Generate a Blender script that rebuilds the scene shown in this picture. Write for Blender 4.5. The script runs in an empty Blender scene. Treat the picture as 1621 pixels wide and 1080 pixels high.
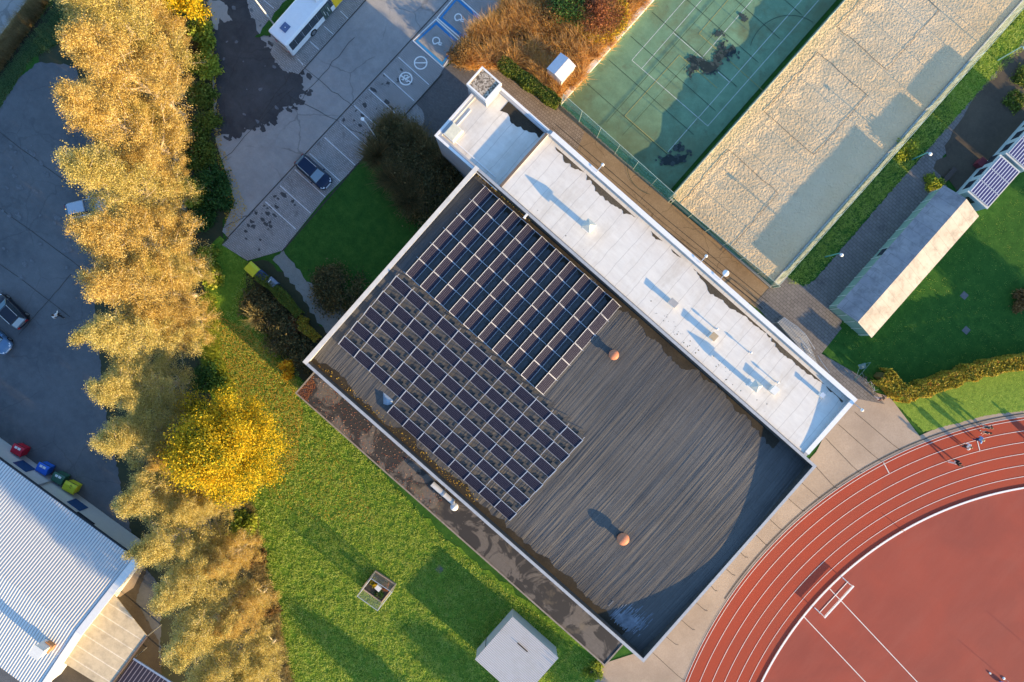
import bpy, bmesh, math, random
import numpy as np
from mathutils import Vector, Matrix
R=math.radians
random.seed(7); rng=np.random.default_rng(7)
scene=bpy.context.scene; col=scene.collection
# ------------------------------------------------------------------ camera, sky, sun, exposure
H=75.0; FPX=1080.0; CX,CY=810.5,540.0
AL=math.radians(41.4); UX,UY=math.cos(AL),-math.sin(AL); VX,VY=math.sin(AL),math.cos(AL)
def W(px,py,h=0.0):
    """photograph pixel + height above ground -> world point (x along the hall, y across it)"""
    k=(H-h)/FPX; dx=(px-CX)*k; dy=(CY-py)*k
    return Vector((dx*UX+dy*UY, dx*VX+dy*VY, h))
cam=bpy.data.cameras.new('camera'); camo=bpy.data.objects.new('camera',cam); col.objects.link(camo)
camo.location=(0,0,H); camo.rotation_euler=(0,0,AL); cam.sensor_width=36; cam.lens=FPX/1621*36
cam.clip_end=2000; cam.clip_start=1; scene.camera=camo
SUN_EL=R(12.8); SUN_AZ=R(1.0)      # sun stands over +x
w=bpy.data.worlds.new('World'); scene.world=w; w.use_nodes=True
nt=w.node_tree; nt.nodes.clear()
sky=nt.nodes.new('ShaderNodeTexSky'); sky.sky_type='NISHITA'; sky.sun_disc=False
sky.sun_elevation=SUN_EL; sky.sun_rotation=R(90)-SUN_AZ
bg=nt.nodes.new('ShaderNodeBackground'); bg.inputs['Strength'].default_value=0.15
sky.ozone_density=3.2; sky.dust_density=.3; sky.air_density=1.0
wo=nt.nodes.new('ShaderNodeOutputWorld'); nt.links.new(sky.outputs[0],bg.inputs[0]); nt.links.new(bg.outputs[0],wo.inputs[0])
sl=bpy.data.lights.new('sun','SUN'); sl.energy=3.7; sl.angle=R(0.5); sl.color=(1.0,0.70,0.33)
so=bpy.data.objects.new('sun',sl); col.objects.link(so); so.location=(60,0,60)
sd=Vector((math.cos(SUN_EL)*math.cos(SUN_AZ),math.cos(SUN_EL)*math.sin(SUN_AZ),math.sin(SUN_EL)))
so.rotation_euler=sd.to_track_quat('Z','Y').to_euler()
vs=scene.view_settings; vs.view_transform='Standard'; vs.look='None'; vs.gamma=1; vs.exposure=1.688
try: vs.use_curve_mapping=False
except Exception: pass
# ------------------------------------------------------------------ materials
MATS={}
class NB:
    def __init__(s,name):
        s.m=bpy.data.materials.new(name); s.m.use_nodes=True; s.t=s.m.node_tree; s.t.nodes.clear()
        s.out=s.t.nodes.new('ShaderNodeOutputMaterial'); s.p=s.t.nodes.new('ShaderNodeBsdfPrincipled')
        s.t.links.new(s.p.outputs[0],s.out.inputs[0]); tc=s.t.nodes.new('ShaderNodeTexCoord'); s.co=tc.outputs['Object']
        MATS[name]=s.m
    def n(s,ty,ins={},**kw):
        x=s.t.nodes.new(ty)
        for k,v in kw.items(): setattr(x,k,v)
        for k,v in ins.items(): s.set(x.inputs[k],v)
        return x
    def set(s,sock,v):
        if isinstance(v,bpy.types.NodeSocket): s.t.links.new(v,sock)
        elif isinstance(v,tuple) and len(v)==3 and sock.type=='RGBA': sock.default_value=(*v,1)
        else: sock.default_value=v
    def map(s,sc=(1,1,1),loc=(0,0,0),rot=(0,0,0),co=None):
        return s.n('ShaderNodeMapping',{'Vector':co or s.co,'Scale':sc,'Location':loc,'Rotation':rot}).outputs[0]
    def noise(s,scale,detail=4,rough=.6,co=None,dist=0):
        return s.n('ShaderNodeTexNoise',{'Vector':co or s.co,'Scale':scale,'Detail':detail,'Roughness':rough,'Distortion':dist}).outputs['Fac']
    def voro(s,scale,feature='F1',co=None,out='Distance'):
        return s.n('ShaderNodeTexVoronoi',{'Vector':co or s.co,'Scale':scale},feature=feature).outputs[out]
    def ramp(s,fac,stops,interp='LINEAR'):
        x=s.n('ShaderNodeValToRGB',{'Fac':fac}); cr=x.color_ramp; cr.interpolation=interp
        while len(cr.elements)<len(stops): cr.elements.new(.5)
        for e,(p,c) in zip(cr.elements,stops):
            e.position=p; e.color=(c,c,c,1) if not isinstance(c,tuple) else (*c,1)
        return x.outputs[0]
    def mix(s,fac,a,b,mode='MIX'):
        x=s.n('ShaderNodeMix',data_type='RGBA',blend_type=mode)
        s.set(x.inputs[0],fac); s.set(x.inputs[6],a); s.set(x.inputs[7],b); return x.outputs[2]
    def math(s,op,a,b=0.0,c=0.0):
        x=s.n('ShaderNodeMath',operation=op); s.set(x.inputs[0],a); s.set(x.inputs[1],b); s.set(x.inputs[2],c); return x.outputs[0]
    def sep(s,co=None):
        x=s.n('ShaderNodeSeparateXYZ',{0:co or s.co}); return x.outputs
    def bump(s,h,strength=.5,dist=.05,normal=None):
        ins={'Height':h,'Strength':strength,'Distance':dist}
        if normal is not None: ins['Normal']=normal
        return s.n('ShaderNodeBump',ins).outputs[0]
    def fin(s,colr,rough=.85,normal=None,metal=0,spec=.3,coat=0):
        s.set(s.p.inputs['Base Color'],colr); s.set(s.p.inputs['Roughness'],rough); s.p.inputs['Metallic'].default_value=metal
        s.p.inputs['Specular IOR Level'].default_value=spec; s.p.inputs['Coat Weight'].default_value=coat
        if normal is not None: s.set(s.p.inputs['Normal'],normal)
        return s.m
def plain(name,c,rough=.6,metal=0,var=.12,scale=3,spec=.3,bump=0,coat=0):
    if name in MATS: return MATS[name]
    b=NB(name); n=b.noise(scale,5,.65)
    d=tuple(x*(1-var) for x in c); l=tuple(min(1,x*(1+var)) for x in c)
    cc=b.ramp(n,[(.3,d),(.7,l)])
    return b.fin(cc,rough,b.bump(n,.3,bump) if bump else None,metal,spec,coat)
def foliage(name,cols,trans=.35,rough=.6,clump=.35):
    """leaf: a colour of its own for each leaf, drifting through the crown"""
    b=NB(name); g=b.n('ShaderNodeNewGeometry').outputs['Random Per Island']
    n=b.noise(clump,3,.6)
    f=b.math('ADD',b.math('MULTIPLY',g,.6),b.math('MULTIPLY',b.math('SUBTRACT',n,.2),.75))
    k=len(cols)-1
    cc=b.ramp(f,[(.12+.76*i/k,c) for i,c in enumerate(cols)])
    b.fin(cc,rough,spec=.2)
    tr=b.n('ShaderNodeBsdfTranslucent',{'Color':cc})
    mx=b.n('ShaderNodeMixShader',{0:trans,1:b.p.outputs[0],2:tr.outputs[0]})
    b.t.links.new(mx.outputs[0],b.out.inputs[0]); return b.m
def cracked(name,c1,c2,crack=.35,scale=1.0,patch=None,speck=.15):
    b=NB(name); big=b.noise(.12*scale,5,.6); mid=b.noise(1.1*scale,6,.7); fine=b.noise(14,4,.7)
    cc=b.mix(b.ramp(big,[(.35,0.),(.65,1.)]),c1,c2)
    cc=b.mix(b.math('MULTIPLY',b.ramp(mid,[(.4,0.),(.75,1.)]),.4),cc,tuple(x*1.35 for x in c2))
    cc=b.mix(b.math('MULTIPLY',b.ramp(fine,[(.3,0.),(.7,1.)]),speck*2),cc,tuple(x*.55 for x in c1))
    wob=b.n('ShaderNodeVectorMath',{0:b.co,1:b.n('ShaderNodeTexNoise',{'Vector':b.co,'Scale':.7,'Detail':5}).outputs['Color']},operation='ADD').outputs[0]
    v=b.voro(.16*scale,'DISTANCE_TO_EDGE',wob); m=b.noise(.15,3)
    cr=b.math('MULTIPLY',b.ramp(v,[(.004,1.),(.012,0.)]),b.ramp(m,[(.42,0.),(.52,1.)]))
    cc=b.mix(b.math('MULTIPLY',cr,crack*2),cc,tuple(x*.3 for x in c1))
    return b.fin(cc,.9,b.bump(fine,.3,.02))
def grassmat(name,cols,scale=1.2,bump=.9,litter=None,brown=None,dist=.12):
    b=NB(name); n1=b.noise(scale,6,.7); n2=b.noise(.16,4,.6); n3=b.noise(9,4,.75)
    cc=b.ramp(n1,[(.28,cols[0]),(.5,cols[1]),(.72,cols[2])])
    cc=b.mix(b.math('MULTIPLY',b.ramp(n2,[(.35,0.),(.7,1.)]),.45),cc,cols[1] if len(cols)<4 else cols[3])
    cc=b.mix(b.math('MULTIPLY',b.ramp(n3,[(.35,1.),(.6,0.)]),.5),cc,tuple(x*.45 for x in cols[0]))
    if brown: 
        n4=b.noise(.45,5,.7); cc=b.mix(b.ramp(n4,[(.55,0.),(.68,1.)]),cc,brown)
    hh=b.math('ADD',b.math('MULTIPLY',b.noise(3.2,4,.7),.8),b.math('MULTIPLY',n3,.35))
    return b.fin(cc,.95,b.bump(hh,bump,dist),spec=.1)
def pavers(name,c1,c2,bw=.22,bh=.11,mortar=.012,stain=.5,rot=0.0,mc=None):
    b=NB(name); co=b.map(rot=(0,0,rot))
    br=b.n('ShaderNodeTexBrick',{'Vector':co,'Color1':c1,'Color2':c2,'Mortar':mc or tuple(x*.35 for x in c1),'Scale':1.0,'Mortar Size':mortar,'Brick Width':bw,'Row Height':bh})
    n=b.noise(.5,5,.7); n2=b.noise(.35,6,.75,dist=.5)
    cc=b.mix(b.math('MULTIPLY',b.ramp(n,[(.3,0.),(.7,1.)]),.35),br.outputs[0],tuple(x*1.3 for x in c2))
    cc=b.mix(b.math('MULTIPLY',b.ramp(n2,[(.6,0.),(.68,1.)]),stain),cc,tuple(x*.35 for x in c1))
    return b.fin(cc,.9,b.bump(b.noise(9,3),.25,.02))
# ------------------------------------------------------------------ mesh helpers
def tag(o,label=None,cat=None,group=None,kind=None):
    if label: o['label']=label
    if cat: o['category']=cat
    if group: o['group']=group
    if kind: o['kind']=kind
    return o
class MB:
    def __init__(s): s.v=[]; s.f=[]; s.m=[]; s.cm=0
    def add(s,vs,fs):
        k=len(s.v); s.v+=[tuple(x) for x in vs]; s.f+=[tuple(i+k for i in f) for f in fs]; s.m+=[s.cm]*len(fs); return s
    def box(s,x0,x1,y0,y1,z0,z1):
        return s.add([(x0,y0,z0),(x1,y0,z0),(x1,y1,z0),(x0,y1,z0),(x0,y0,z1),(x1,y0,z1),(x1,y1,z1),(x0,y1,z1)],
          [(3,2,1,0),(4,5,6,7),(0,1,5,4),(1,2,6,5),(2,3,7,6),(3,0,4,7)])
    def prism(s,poly,z0,z1,top=None):
        """poly: xy points; z1 may be a function"""
        p=[(q[0],q[1]) for q in poly]
        a=sum(p[i][0]*p[(i+1)%len(p)][1]-p[(i+1)%len(p)][0]*p[i][1] for i in range(len(p)))
        if a<0: p=p[::-1]
        n=len(p); f=z1 if callable(z1) else (lambda x,y:z1); g=z0 if callable(z0) else (lambda x,y:z0)
        return s.add([(x,y,g(x,y)) for x,y in p]+[(x,y,f(x,y)) for x,y in p],
          [tuple(range(n))[::-1],tuple(range(n,2*n))]+[(i,(i+1)%n,n+(i+1)%n,n+i) for i in range(n)])
    def quad(s,a,b,c,d): return s.add([a,b,c,d],[(0,1,2,3)])
    def hexa(s,b4,t4): return s.add(list(b4)+list(t4),[(3,2,1,0),(4,5,6,7),(0,1,5,4),(1,2,6,5),(2,3,7,6),(3,0,4,7)])
    def bar(s,a,b,w,h=None,up=(0,0,1)):
        a=Vector(a);b=Vector(b);h=h or w; d=(b-a).normalized(); u=Vector(up)
        if abs(d.dot(u))>.98: u=Vector((1,0,0))
        sd=d.cross(u).normalized()*w/2; uu=sd.cross(d).normalized()*h/2
        q=lambda p:[p-sd-uu,p+sd-uu,p+sd+uu,p-sd+uu]
        A=q(a);B=q(b)
        return s.add(A+B,[(0,1,2,3),(7,6,5,4),(0,4,5,1),(1,5,6,2),(2,6,7,3),(3,7,4,0)])
    def tube(s,pts,rad,n=8,cap=True):
        pts=[Vector(p) for p in pts]; rad=rad if isinstance(rad,(list,tuple)) else [rad]*len(pts)
        vs=[];fs=[]
        for i,p in enumerate(pts):
            d=(pts[min(i+1,len(pts)-1)]-pts[max(i-1,0)]).normalized(); u=Vector((0,0,1)) if abs(d.z)<.9 else Vector((1,0,0))
            a=d.cross(u).normalized(); b=d.cross(a)
            for k in range(n):
                t=2*math.pi*k/n; vs.append(p+(a*math.cos(t)+b*math.sin(t))*rad[i])
        for i in range(len(pts)-1):
            for k in range(n): fs.append((i*n+k,i*n+(k+1)%n,(i+1)*n+(k+1)%n,(i+1)*n+k))
        if cap: fs+= [tuple(range(n))[::-1],tuple((len(pts)-1)*n+k for k in range(n))]
        return s.add(vs,fs)
    def lathe(s,c,prof,n=20):
        vs=[];fs=[]
        for r,z in prof:
            for k in range(n):
                t=2*math.pi*k/n; vs.append((c[0]+r*math.cos(t),c[1]+r*math.sin(t),c[2]+z))
        for i in range(len(prof)-1):
            for k in range(n): fs.append((i*n+k,i*n+(k+1)%n,(i+1)*n+(k+1)%n,(i+1)*n+k))
        fs+=[tuple(range(n))[::-1],tuple((len(prof)-1)*n+k for k in range(n))]
        return s.add(vs,fs)
    def ball(s,c,r,n=12,sz=1):
        return s.lathe(c,[(max(.002,r*math.cos(t)),r*sz*math.sin(t)) for t in [math.pi*(i/8-.5) for i in range(9)]],n)
    def build(s,name,mats,parent=None,smooth=False,local=False,bevel=0):
        me=bpy.data.meshes.new(name); me.from_pydata(s.v,[],s.f)
        for m in (mats if isinstance(mats,(list,tuple)) else [mats]): me.materials.append(m)
        if any(s.m): me.polygons.foreach_set('material_index',s.m)
        if smooth: me.polygons.foreach_set('use_smooth',[True]*len(s.f))
        me.update(); o=bpy.data.objects.new(name,me); col.objects.link(o)
        if parent:
            o.parent=parent
            if not local:
                q=parent
                off=Vector((0,0,0))
                while q: off+=q.location; q=q.parent
                o.location=-off
        if bevel:
            bv=o.modifiers.new('bevel','BEVEL'); bv.width=bevel; bv.segments=2; bv.limit_method='ANGLE'
        return o
def empty(name,loc,label,cat,group=None,rz=0):
    o=bpy.data.objects.new(name,None); o.empty_display_size=.3; col.objects.link(o); o.location=loc; o.rotation_euler=(0,0,rz)
    return tag(o,label,cat,group)
def child_copy(o,parent):
    c=o.copy(); col.objects.link(c); c.parent=parent
    for k in o.children: child_copy(k,c)
    return c
def dup(o,loc,rz=0,label=None,group=None,sc=None):
    c=o.copy(); col.objects.link(c); c.location=loc; c.rotation_euler=(0,0,rz)
    if sc: c.scale=sc if isinstance(sc,tuple) else (sc,)*3
    if label: c['label']=label
    if group: c['group']=group
    for k in list(o.children): child_copy(k,c)
    return c
def fast_mesh(name,verts,nper,mat,parent=None,smooth=False):
    """verts: (N*nper,3) array, faces of nper corners, each an island"""
    N=len(verts)//nper; me=bpy.data.meshes.new(name)
    me.vertices.add(len(verts)); me.vertices.foreach_set('co',np.asarray(verts,dtype=np.float32).ravel())
    me.loops.add(N*nper); me.loops.foreach_set('vertex_index',np.arange(N*nper,dtype=np.int32))
    me.polygons.add(N); me.polygons.foreach_set('loop_start',np.arange(0,N*nper,nper,dtype=np.int32))
    try: me.polygons.foreach_set('loop_total',np.full(N,nper,dtype=np.int32))
    except Exception: pass
    me.materials.append(mat); me.update(calc_edges=True); me.validate()
    o=bpy.data.objects.new(name,me); col.objects.link(o)
    if parent: o.parent=parent
    return o
def leaf_quads(c,size,r,up=.3,aspect=1.6):
    """diamond leaves at centres c (N,3)"""
    N=len(c); n=r.normal(size=(N,3)); n[:,2]+=up*1.5; n/=np.linalg.norm(n,axis=1)[:,None]
    t=r.normal(size=(N,3)); t-=n*(t*n).sum(1)[:,None]; t/=np.linalg.norm(t,axis=1)[:,None]; b=np.cross(n,t)
    s=(size*(.6+.8*r.random(N)))[:,None]
    v=np.empty((N,4,3)); v[:,0]=c-t*s*.5*aspect**.5; v[:,1]=c+b*s*.5/aspect**.5; v[:,2]=c+t*s*.5*aspect**.5; v[:,3]=c-b*s*.5/aspect**.5
    return v.reshape(-1,3)
def blades(c,h,wd,r,lean=.5):
    """grass blades as long triangles from base points"""
    N=len(c); a=r.random(N)*2*np.pi; le=lean*(.2+r.random(N)); hh=h*(.6+.7*r.random(N))
    tip=c+np.stack([np.cos(a)*le*hh,np.sin(a)*le*hh,hh],1); s=np.stack([-np.sin(a),np.cos(a),np.zeros(N)],1)*wd/2
    v=np.empty((N,3,3)); v[:,0]=c-s; v[:,1]=c+s; v[:,2]=tip; return v.reshape(-1,3)
def inpoly(x,y,poly):
    ins=np.zeros(len(x),bool); n=len(poly)
    for i in range(n):
        x1,y1=poly[i][0],poly[i][1]; x2,y2=poly[(i+1)%n][0],poly[(i+1)%n][1]
        c=((y1>y)!=(y2>y)); d=(x2-x1)*(y-y1)/((y2-y1) if y2!=y1 else 1e-9)+x1; ins^=(c&(x<d))
    return ins
def scatter(poly,n,r):
    P=np.array([(p[0],p[1]) for p in poly]); lo=P.min(0); hi=P.max(0); out=[]; k=0
    while k<n:
        q=lo+(hi-lo)*r.random((n*2,2)); q=q[inpoly(q[:,0],q[:,1],P)]; out.append(q); k+=len(q)
    return np.concatenate(out)[:n]
def sheet(name,pxpoly,z,mat,kind='structure',rough=0,world=False):
    """flat ground sheet from photograph outline; rough = wavering of its edge in metres"""
    SN[0]+=1; z+=.00022*SN[0]
    P=[W(*p) for p in pxpoly] if not world else [Vector((p[0],p[1],0)) for p in pxpoly]
    if rough:
        Q=[]
        for i,a in enumerate(P):
            b=P[(i+1)%len(P)]; L=(b-a).length; n=max(1,int(L/(rough*2.2)))
            d=(b-a).normalized(); nn=Vector((-d.y,d.x,0))
            for k in range(n): Q.append(a.lerp(b,k/n)+nn*random.gauss(0,rough*.5))
        P=Q
    me=bpy.data.meshes.new(name); bm=bmesh.new(); f=bm.faces.new([bm.verts.new((p.x,p.y,z)) for p in P])
    bm.normal_update()
    if f.normal.z<0: f.normal_flip()
    bmesh.ops.triangulate(bm,faces=[f]); bm.to_mesh(me); bm.free(); me.materials.append(mat)
    o=bpy.data.objects.new(name,me); col.objects.link(o); return tag(o,kind=kind)
def strip(mb,pts,w,z,closed=False):
    """a flat line of width w through world points"""
    P=[Vector((p[0],p[1],0)) for p in pts]; n=len(P); L=[];Rr=[]
    for i in range(n):
        a=P[(i-1)%n] if (closed or i>0) else P[i]; b=P[(i+1)%n] if (closed or i<n-1) else P[i]
        d=(b-a).normalized(); nn=Vector((-d.y,d.x,0))*w/2; L.append(P[i]+nn); Rr.append(P[i]-nn)
    vs=[(p.x,p.y,z) for p in Rr]+[(p.x,p.y,z) for p in L]
    fs=[(i,(i+1)%n,n+(i+1)%n,n+i) for i in range(n if closed else n-1)]
    return mb.add(vs,fs)
SN=[0]
# ------------------------------------------------------------------ ground materials
GR=grassmat('lawn_grass',[(.045,.12,.015),(.12,.24,.025),(.24,.36,.05),(.16,.27,.03)],1.3,1.0,dist=.14)
GRM=grassmat('mown_grass',[(.1,.19,.03),(.2,.31,.045),(.3,.4,.07),(.24,.34,.05)],2.2,.5,dist=.05)
GR2=grassmat('fine_grass',[(.02,.075,.014),(.04,.12,.02),(.075,.17,.03)],1.0,.5,dist=.05)
GR3=grassmat('rough_verge',[(.03,.06,.015),(.06,.1,.025),(.12,.13,.04)],.9,1.0,brown=(.16,.11,.05))
ASPH=cracked('worn_asphalt',(.26,.252,.245),(.36,.345,.33),.2)
ASPD=cracked('dark_asphalt',(.09,.097,.107),(.15,.153,.16),.1)
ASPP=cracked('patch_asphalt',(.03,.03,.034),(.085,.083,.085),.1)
PAV=pavers('bay_pavers',(.26,.25,.24),(.36,.34,.325),.2,.2,.02,.55)
PAVD=pavers('plaza_pavers',(.1,.095,.09),(.14,.13,.125),.22,.11,.01,.2)
PAVB=pavers('brown_pavers',(.2,.15,.11),(.28,.215,.16),.3,.3,.02,.25)
PAVP=pavers('path_pavers',(.14,.128,.12),(.185,.168,.155),.5,.33,.02,.45)
def apronmat():
    b=NB('apron_concrete'); f=b.noise(6,6,.75); g=b.noise(.25,5,.6); sp=b.voro(9,'F1')
    c=b.mix(b.ramp(g,[(.35,0.),(.65,1.)]),(.34,.265,.2),(.43,.34,.26)); c=b.mix(b.math('MULTIPLY',b.ramp(f,[(.4,0.),(.75,1.)]),.5),c,(.24,.18,.135))
    c=b.mix(b.math('MULTIPLY',b.ramp(sp,[(.08,1.),(.2,0.)]),.25),c,(.6,.52,.42))
    return b.fin(c,.9,b.bump(f,.3,.02))
APR=apronmat()
def trackmat(name,a,c2,c3):
    b=NB(name); g=b.noise(.14,5,.65,dist=.6); f=b.noise(16,3,.7); st=b.noise(.5,5,.7,co=b.map((1,.25,1)))
    c=b.mix(b.ramp(g,[(.35,0.),(.65,1.)]),a,c2); c=b.mix(b.math('MULTIPLY',b.ramp(st,[(.45,0.),(.7,1.)]),.5),c,c3)
    c=b.mix(b.math('MULTIPLY',b.ramp(f,[(.4,0.),(.7,1.)]),.25),c,tuple(x*.6 for x in a))
    return b.fin(c,.9,b.bump(f,.25,.01))
TRK=trackmat('track_rubber',(.38,.058,.028),(.33,.056,.031),(.3,.07,.042))
INF=trackmat('infield_rubber',(.33,.066,.043),(.26,.058,.042),(.32,.085,.06))
def courtmat():
    b=NB('court_surface'); g=b.noise(.16,5,.65,dist=.5); m=b.noise(.6,6,.75); f=b.noise(14,4,.75)
    c=b.mix(b.ramp(m,[(.3,0.),(.7,1.)]),(.115,.215,.125),(.19,.33,.19))
    x,y,z=b.sep()[0:3]
    c=b.mix(b.ramp(g,[(.5,0.),(.68,.7)]),c,(.13,.14,.06))
    c=b.mix(b.math('MULTIPLY',b.ramp(b.noise(.5,7,.8),[(.55,0.),(.72,1.)]),.6),c,(.1,.09,.05))
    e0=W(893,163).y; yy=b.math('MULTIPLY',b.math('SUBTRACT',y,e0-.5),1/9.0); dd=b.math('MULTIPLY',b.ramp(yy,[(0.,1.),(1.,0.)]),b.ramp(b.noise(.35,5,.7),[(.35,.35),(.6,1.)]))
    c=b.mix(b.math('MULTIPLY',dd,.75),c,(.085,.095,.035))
    c=b.mix(b.math('MULTIPLY',b.ramp(f,[(.4,0.),(.7,1.)]),.35),c,(.06,.1,.07))
    return b.fin(c,.7,b.bump(f,.2,.02))
CRT=courtmat()
def sandmat():
    b=NB('sand'); n=b.noise(4.2,3,.6,dist=.5); n2=b.voro(4.4,'SMOOTH_F1'); f=b.noise(30,2,.6); g=b.noise(.1,4,.6)
    c=b.mix(b.ramp(g,[(.35,0.),(.65,1.)]),(.66,.49,.29),(.72,.56,.36)); c=b.mix(b.math('MULTIPLY',b.ramp(b.noise(.22,6,.7),[(.58,0.),(.72,1.)]),.35),c,(.36,.26,.17))
    h=b.math('ADD',n,b.math('MULTIPLY',n2,.45))
    return b.fin(c,.95,b.bump(h,1.0,.18),spec=.1)
SAND=sandmat()
GRAV=cracked('pale_gravel',(.2,.22,.2),(.3,.32,.3),.05,3,speck=.4)
SOIL=cracked('bare_soil',(.07,.055,.04),(.12,.095,.065),.05,2,speck=.35)
STRIP=cracked('ochre_strip',(.25,.165,.09),(.36,.255,.15),.3,2.0,speck=.3)
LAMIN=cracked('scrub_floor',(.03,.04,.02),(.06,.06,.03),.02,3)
WHITE=plain('white_paint',(.78,.77,.74),.6,var=.08,scale=6)
WORN=plain('worn_paint',(.42,.42,.42),.7,var=.35,scale=8)
BLUEP=plain('blue_paint',(.025,.19,.42),.6,var=.15,scale=5)
YELP=plain('faded_yellow_paint',(.3,.28,.1),.7,var=.2,scale=6)
JOINT=plain('dark_joint',(.05,.045,.04),.9,var=.3,scale=6)
# ------------------------------------------------------------------ ground sheets
sheet('ground',[(-4200,-4200),(5800,-4200),(5800,5200),(-4200,5200)],0,GR2)
Z=[.015*i for i in range(1,14)]
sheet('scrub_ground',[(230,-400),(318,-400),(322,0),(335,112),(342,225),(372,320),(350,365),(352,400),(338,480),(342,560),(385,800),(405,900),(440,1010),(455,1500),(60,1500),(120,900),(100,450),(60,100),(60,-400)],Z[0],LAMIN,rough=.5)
sheet('lawn',[(350,372),(392,415),(428,440),(460,560),(500,640),(700,850),(1000,1075),(1010,1500),(440,1500),(432,1010),(400,905),(372,800),(335,620),(325,500),(322,400)],Z[1],GR,rough=.35)
sheet('grass_verge',[(-200,380),(-200,-60),(45,-60),(320,-60),(320,20),(110,60),(50,92),(0,172),(-200,420)],Z[0],GR3,rough=.2)
sheet('ditch_ground',[(-200,420),(-200,330),(0,105),(88,0),(110,-60),(140,-60),(108,0),(60,55),(0,135)],Z[1],plain('ditch_soil',(.03,.028,.02),.95,var=.4,scale=1),rough=.15)
sheet('road',[(-600,700),(-600,-600),(480,-620),(45,-2),(0,58)],Z[1],ASPH)
sheet('car_park',[(-900,1300),(-900,1100),(-200,420),(0,170),(32,122),(62,98),(120,104),(170,300),(150,480),(165,640),(190,760),(215,880),(255,930),(255,1100),(200,1500),(-900,1500)],Z[1],ASPD,rough=.12)
sheet('asphalt_lane',[(322,-400),(322,0),(335,112),(342,225),(372,318),(352,366),(392,412),(447,395),(565,260),(702,109),(900,-110),(1200,-400)],Z[1],ASPH,rough=.05)
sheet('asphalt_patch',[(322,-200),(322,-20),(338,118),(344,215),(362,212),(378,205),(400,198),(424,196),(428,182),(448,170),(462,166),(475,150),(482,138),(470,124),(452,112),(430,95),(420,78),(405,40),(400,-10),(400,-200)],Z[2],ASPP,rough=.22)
sheet('asphalt_repair',[(328,5),(332,0),(350,2),(362,10),(360,22),(368,32),(355,36),(348,28),(345,48),(338,44),(334,25)],Z[3],ASPH,rough=.08)
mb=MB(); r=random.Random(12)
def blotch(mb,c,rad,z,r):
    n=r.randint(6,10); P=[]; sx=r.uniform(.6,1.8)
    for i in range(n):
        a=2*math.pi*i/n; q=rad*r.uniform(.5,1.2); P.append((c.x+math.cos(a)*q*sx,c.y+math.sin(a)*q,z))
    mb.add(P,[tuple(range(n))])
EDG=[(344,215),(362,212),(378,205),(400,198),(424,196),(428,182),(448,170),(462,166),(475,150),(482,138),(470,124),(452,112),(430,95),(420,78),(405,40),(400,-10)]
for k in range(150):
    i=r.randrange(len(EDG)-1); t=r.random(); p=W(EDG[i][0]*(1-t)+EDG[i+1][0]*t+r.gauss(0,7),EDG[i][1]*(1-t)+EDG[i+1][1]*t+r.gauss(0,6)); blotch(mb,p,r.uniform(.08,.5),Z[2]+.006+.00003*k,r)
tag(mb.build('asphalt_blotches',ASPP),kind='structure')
mb=MB()
for k in range(16): p=W(r.uniform(325,440),r.uniform(0,200)); blotch(mb,p,r.uniform(.05,.3),Z[3]+.013+.00003*k,r)
for k in range(40): p=W(r.uniform(0,150),r.uniform(230,470)); blotch(mb,p,r.uniform(.08,.35),Z[3]+.013+.00003*k,r)
tag(mb.build('asphalt_scuffs',plain('asphalt_scuff',(.14,.145,.155),.9,var=.25,scale=4)),kind='structure')
mb=MB()
for k in range(70):
    j=r.choice([0,1,2,3,8,9,9,10]); q=Vector((631,91))+Vector((-23.4,25.4))*(j+r.random())+Vector((48,43.5))*abs(r.gauss(0,.35)); p=W(*q); blotch(mb,p,r.uniform(.04,.26),Z[2]+.008+.00003*k,r)
tag(mb.build('bay_stains',plain('bay_stain',(.07,.07,.072),.8,var=.25,scale=4)),kind='structure')
# parking bays
S0=Vector((631,91)); ST=Vector((-23.4,25.4)); BD=Vector((48,43.5))
kA=[(900,-205),(652,65),(490,241),(405,335),(352,388),(392,413),(447,397),(515,310),(565,260),(630,195),(695,121),(702,109),(731,66),(950,-170)]
sheet('parking_bays',kA,Z[2],PAV)
sheet('bus_bays',[(700,-130),(580,0),(474,118),(448,112),(428,84),(440,50),(398,28),(385,-20),(500,-130)],Z[3],PAV,rough=.06)
mb=MB()
for k in range(0,10):
    a=S0+ST*k; strip(mb,[W(*a),W(*(a+BD))],.11,Z[3])
for a,b in [((404+135,18),(404+147,30)),((513,42),(528,55)),((491,66),(505,79)),((472,94),(480,103)),((417,0),(434,14))]:
    strip(mb,[W(*a),W(*b)],.09,Z[4])
tag(mb.build('bay_lines',plain('bay_line_paint',(.62,.62,.62),.7,var=.25,scale=8)),kind='structure')
mb=MB(); 
for a,b in [((900,-205),(352,386))]: strip(mb,[W(*a),W(*b)],.1,Z[4])
strip(mb,[W(580,0),W(474,118)],.1,Z[4]); strip(mb,[W(447,398),W(565,262),W(632,193),W(700,118)],.14,Z[4])
for a,b in [((345,262),(466,138)),((400,205),(540,0)),((560,60),(470,165)),((455,150),(595,305-80)),((470,98),(560,170)),((342,290),(372,318)),((352,362),(408,332))]:
    strip(mb,[W(a[0]+(b[0]-a[0])*t+random.uniform(-2,2),a[1]+(b[1]-a[1])*t+random.uniform(-2,2)) for t in np.linspace(0,1,12)],.05,Z[3])
tag(mb.build('asphalt_joints',JOINT),kind='structure')
mb=MB()
for a,b in [((-60,285),(145,436)),((-60,372),(112,502)),((112,435),(30,530)),((-40,180),(120,300))]:
    strip(mb,[W(a[0]+(b[0]-a[0])*t+random.uniform(-.8,.8),a[1]+(b[1]-a[1])*t+random.uniform(-.8,.8)) for t in np.linspace(0,1,14)],.05,Z[3])
tag(mb.build('lot_joints',JOINT),kind='structure')
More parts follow.
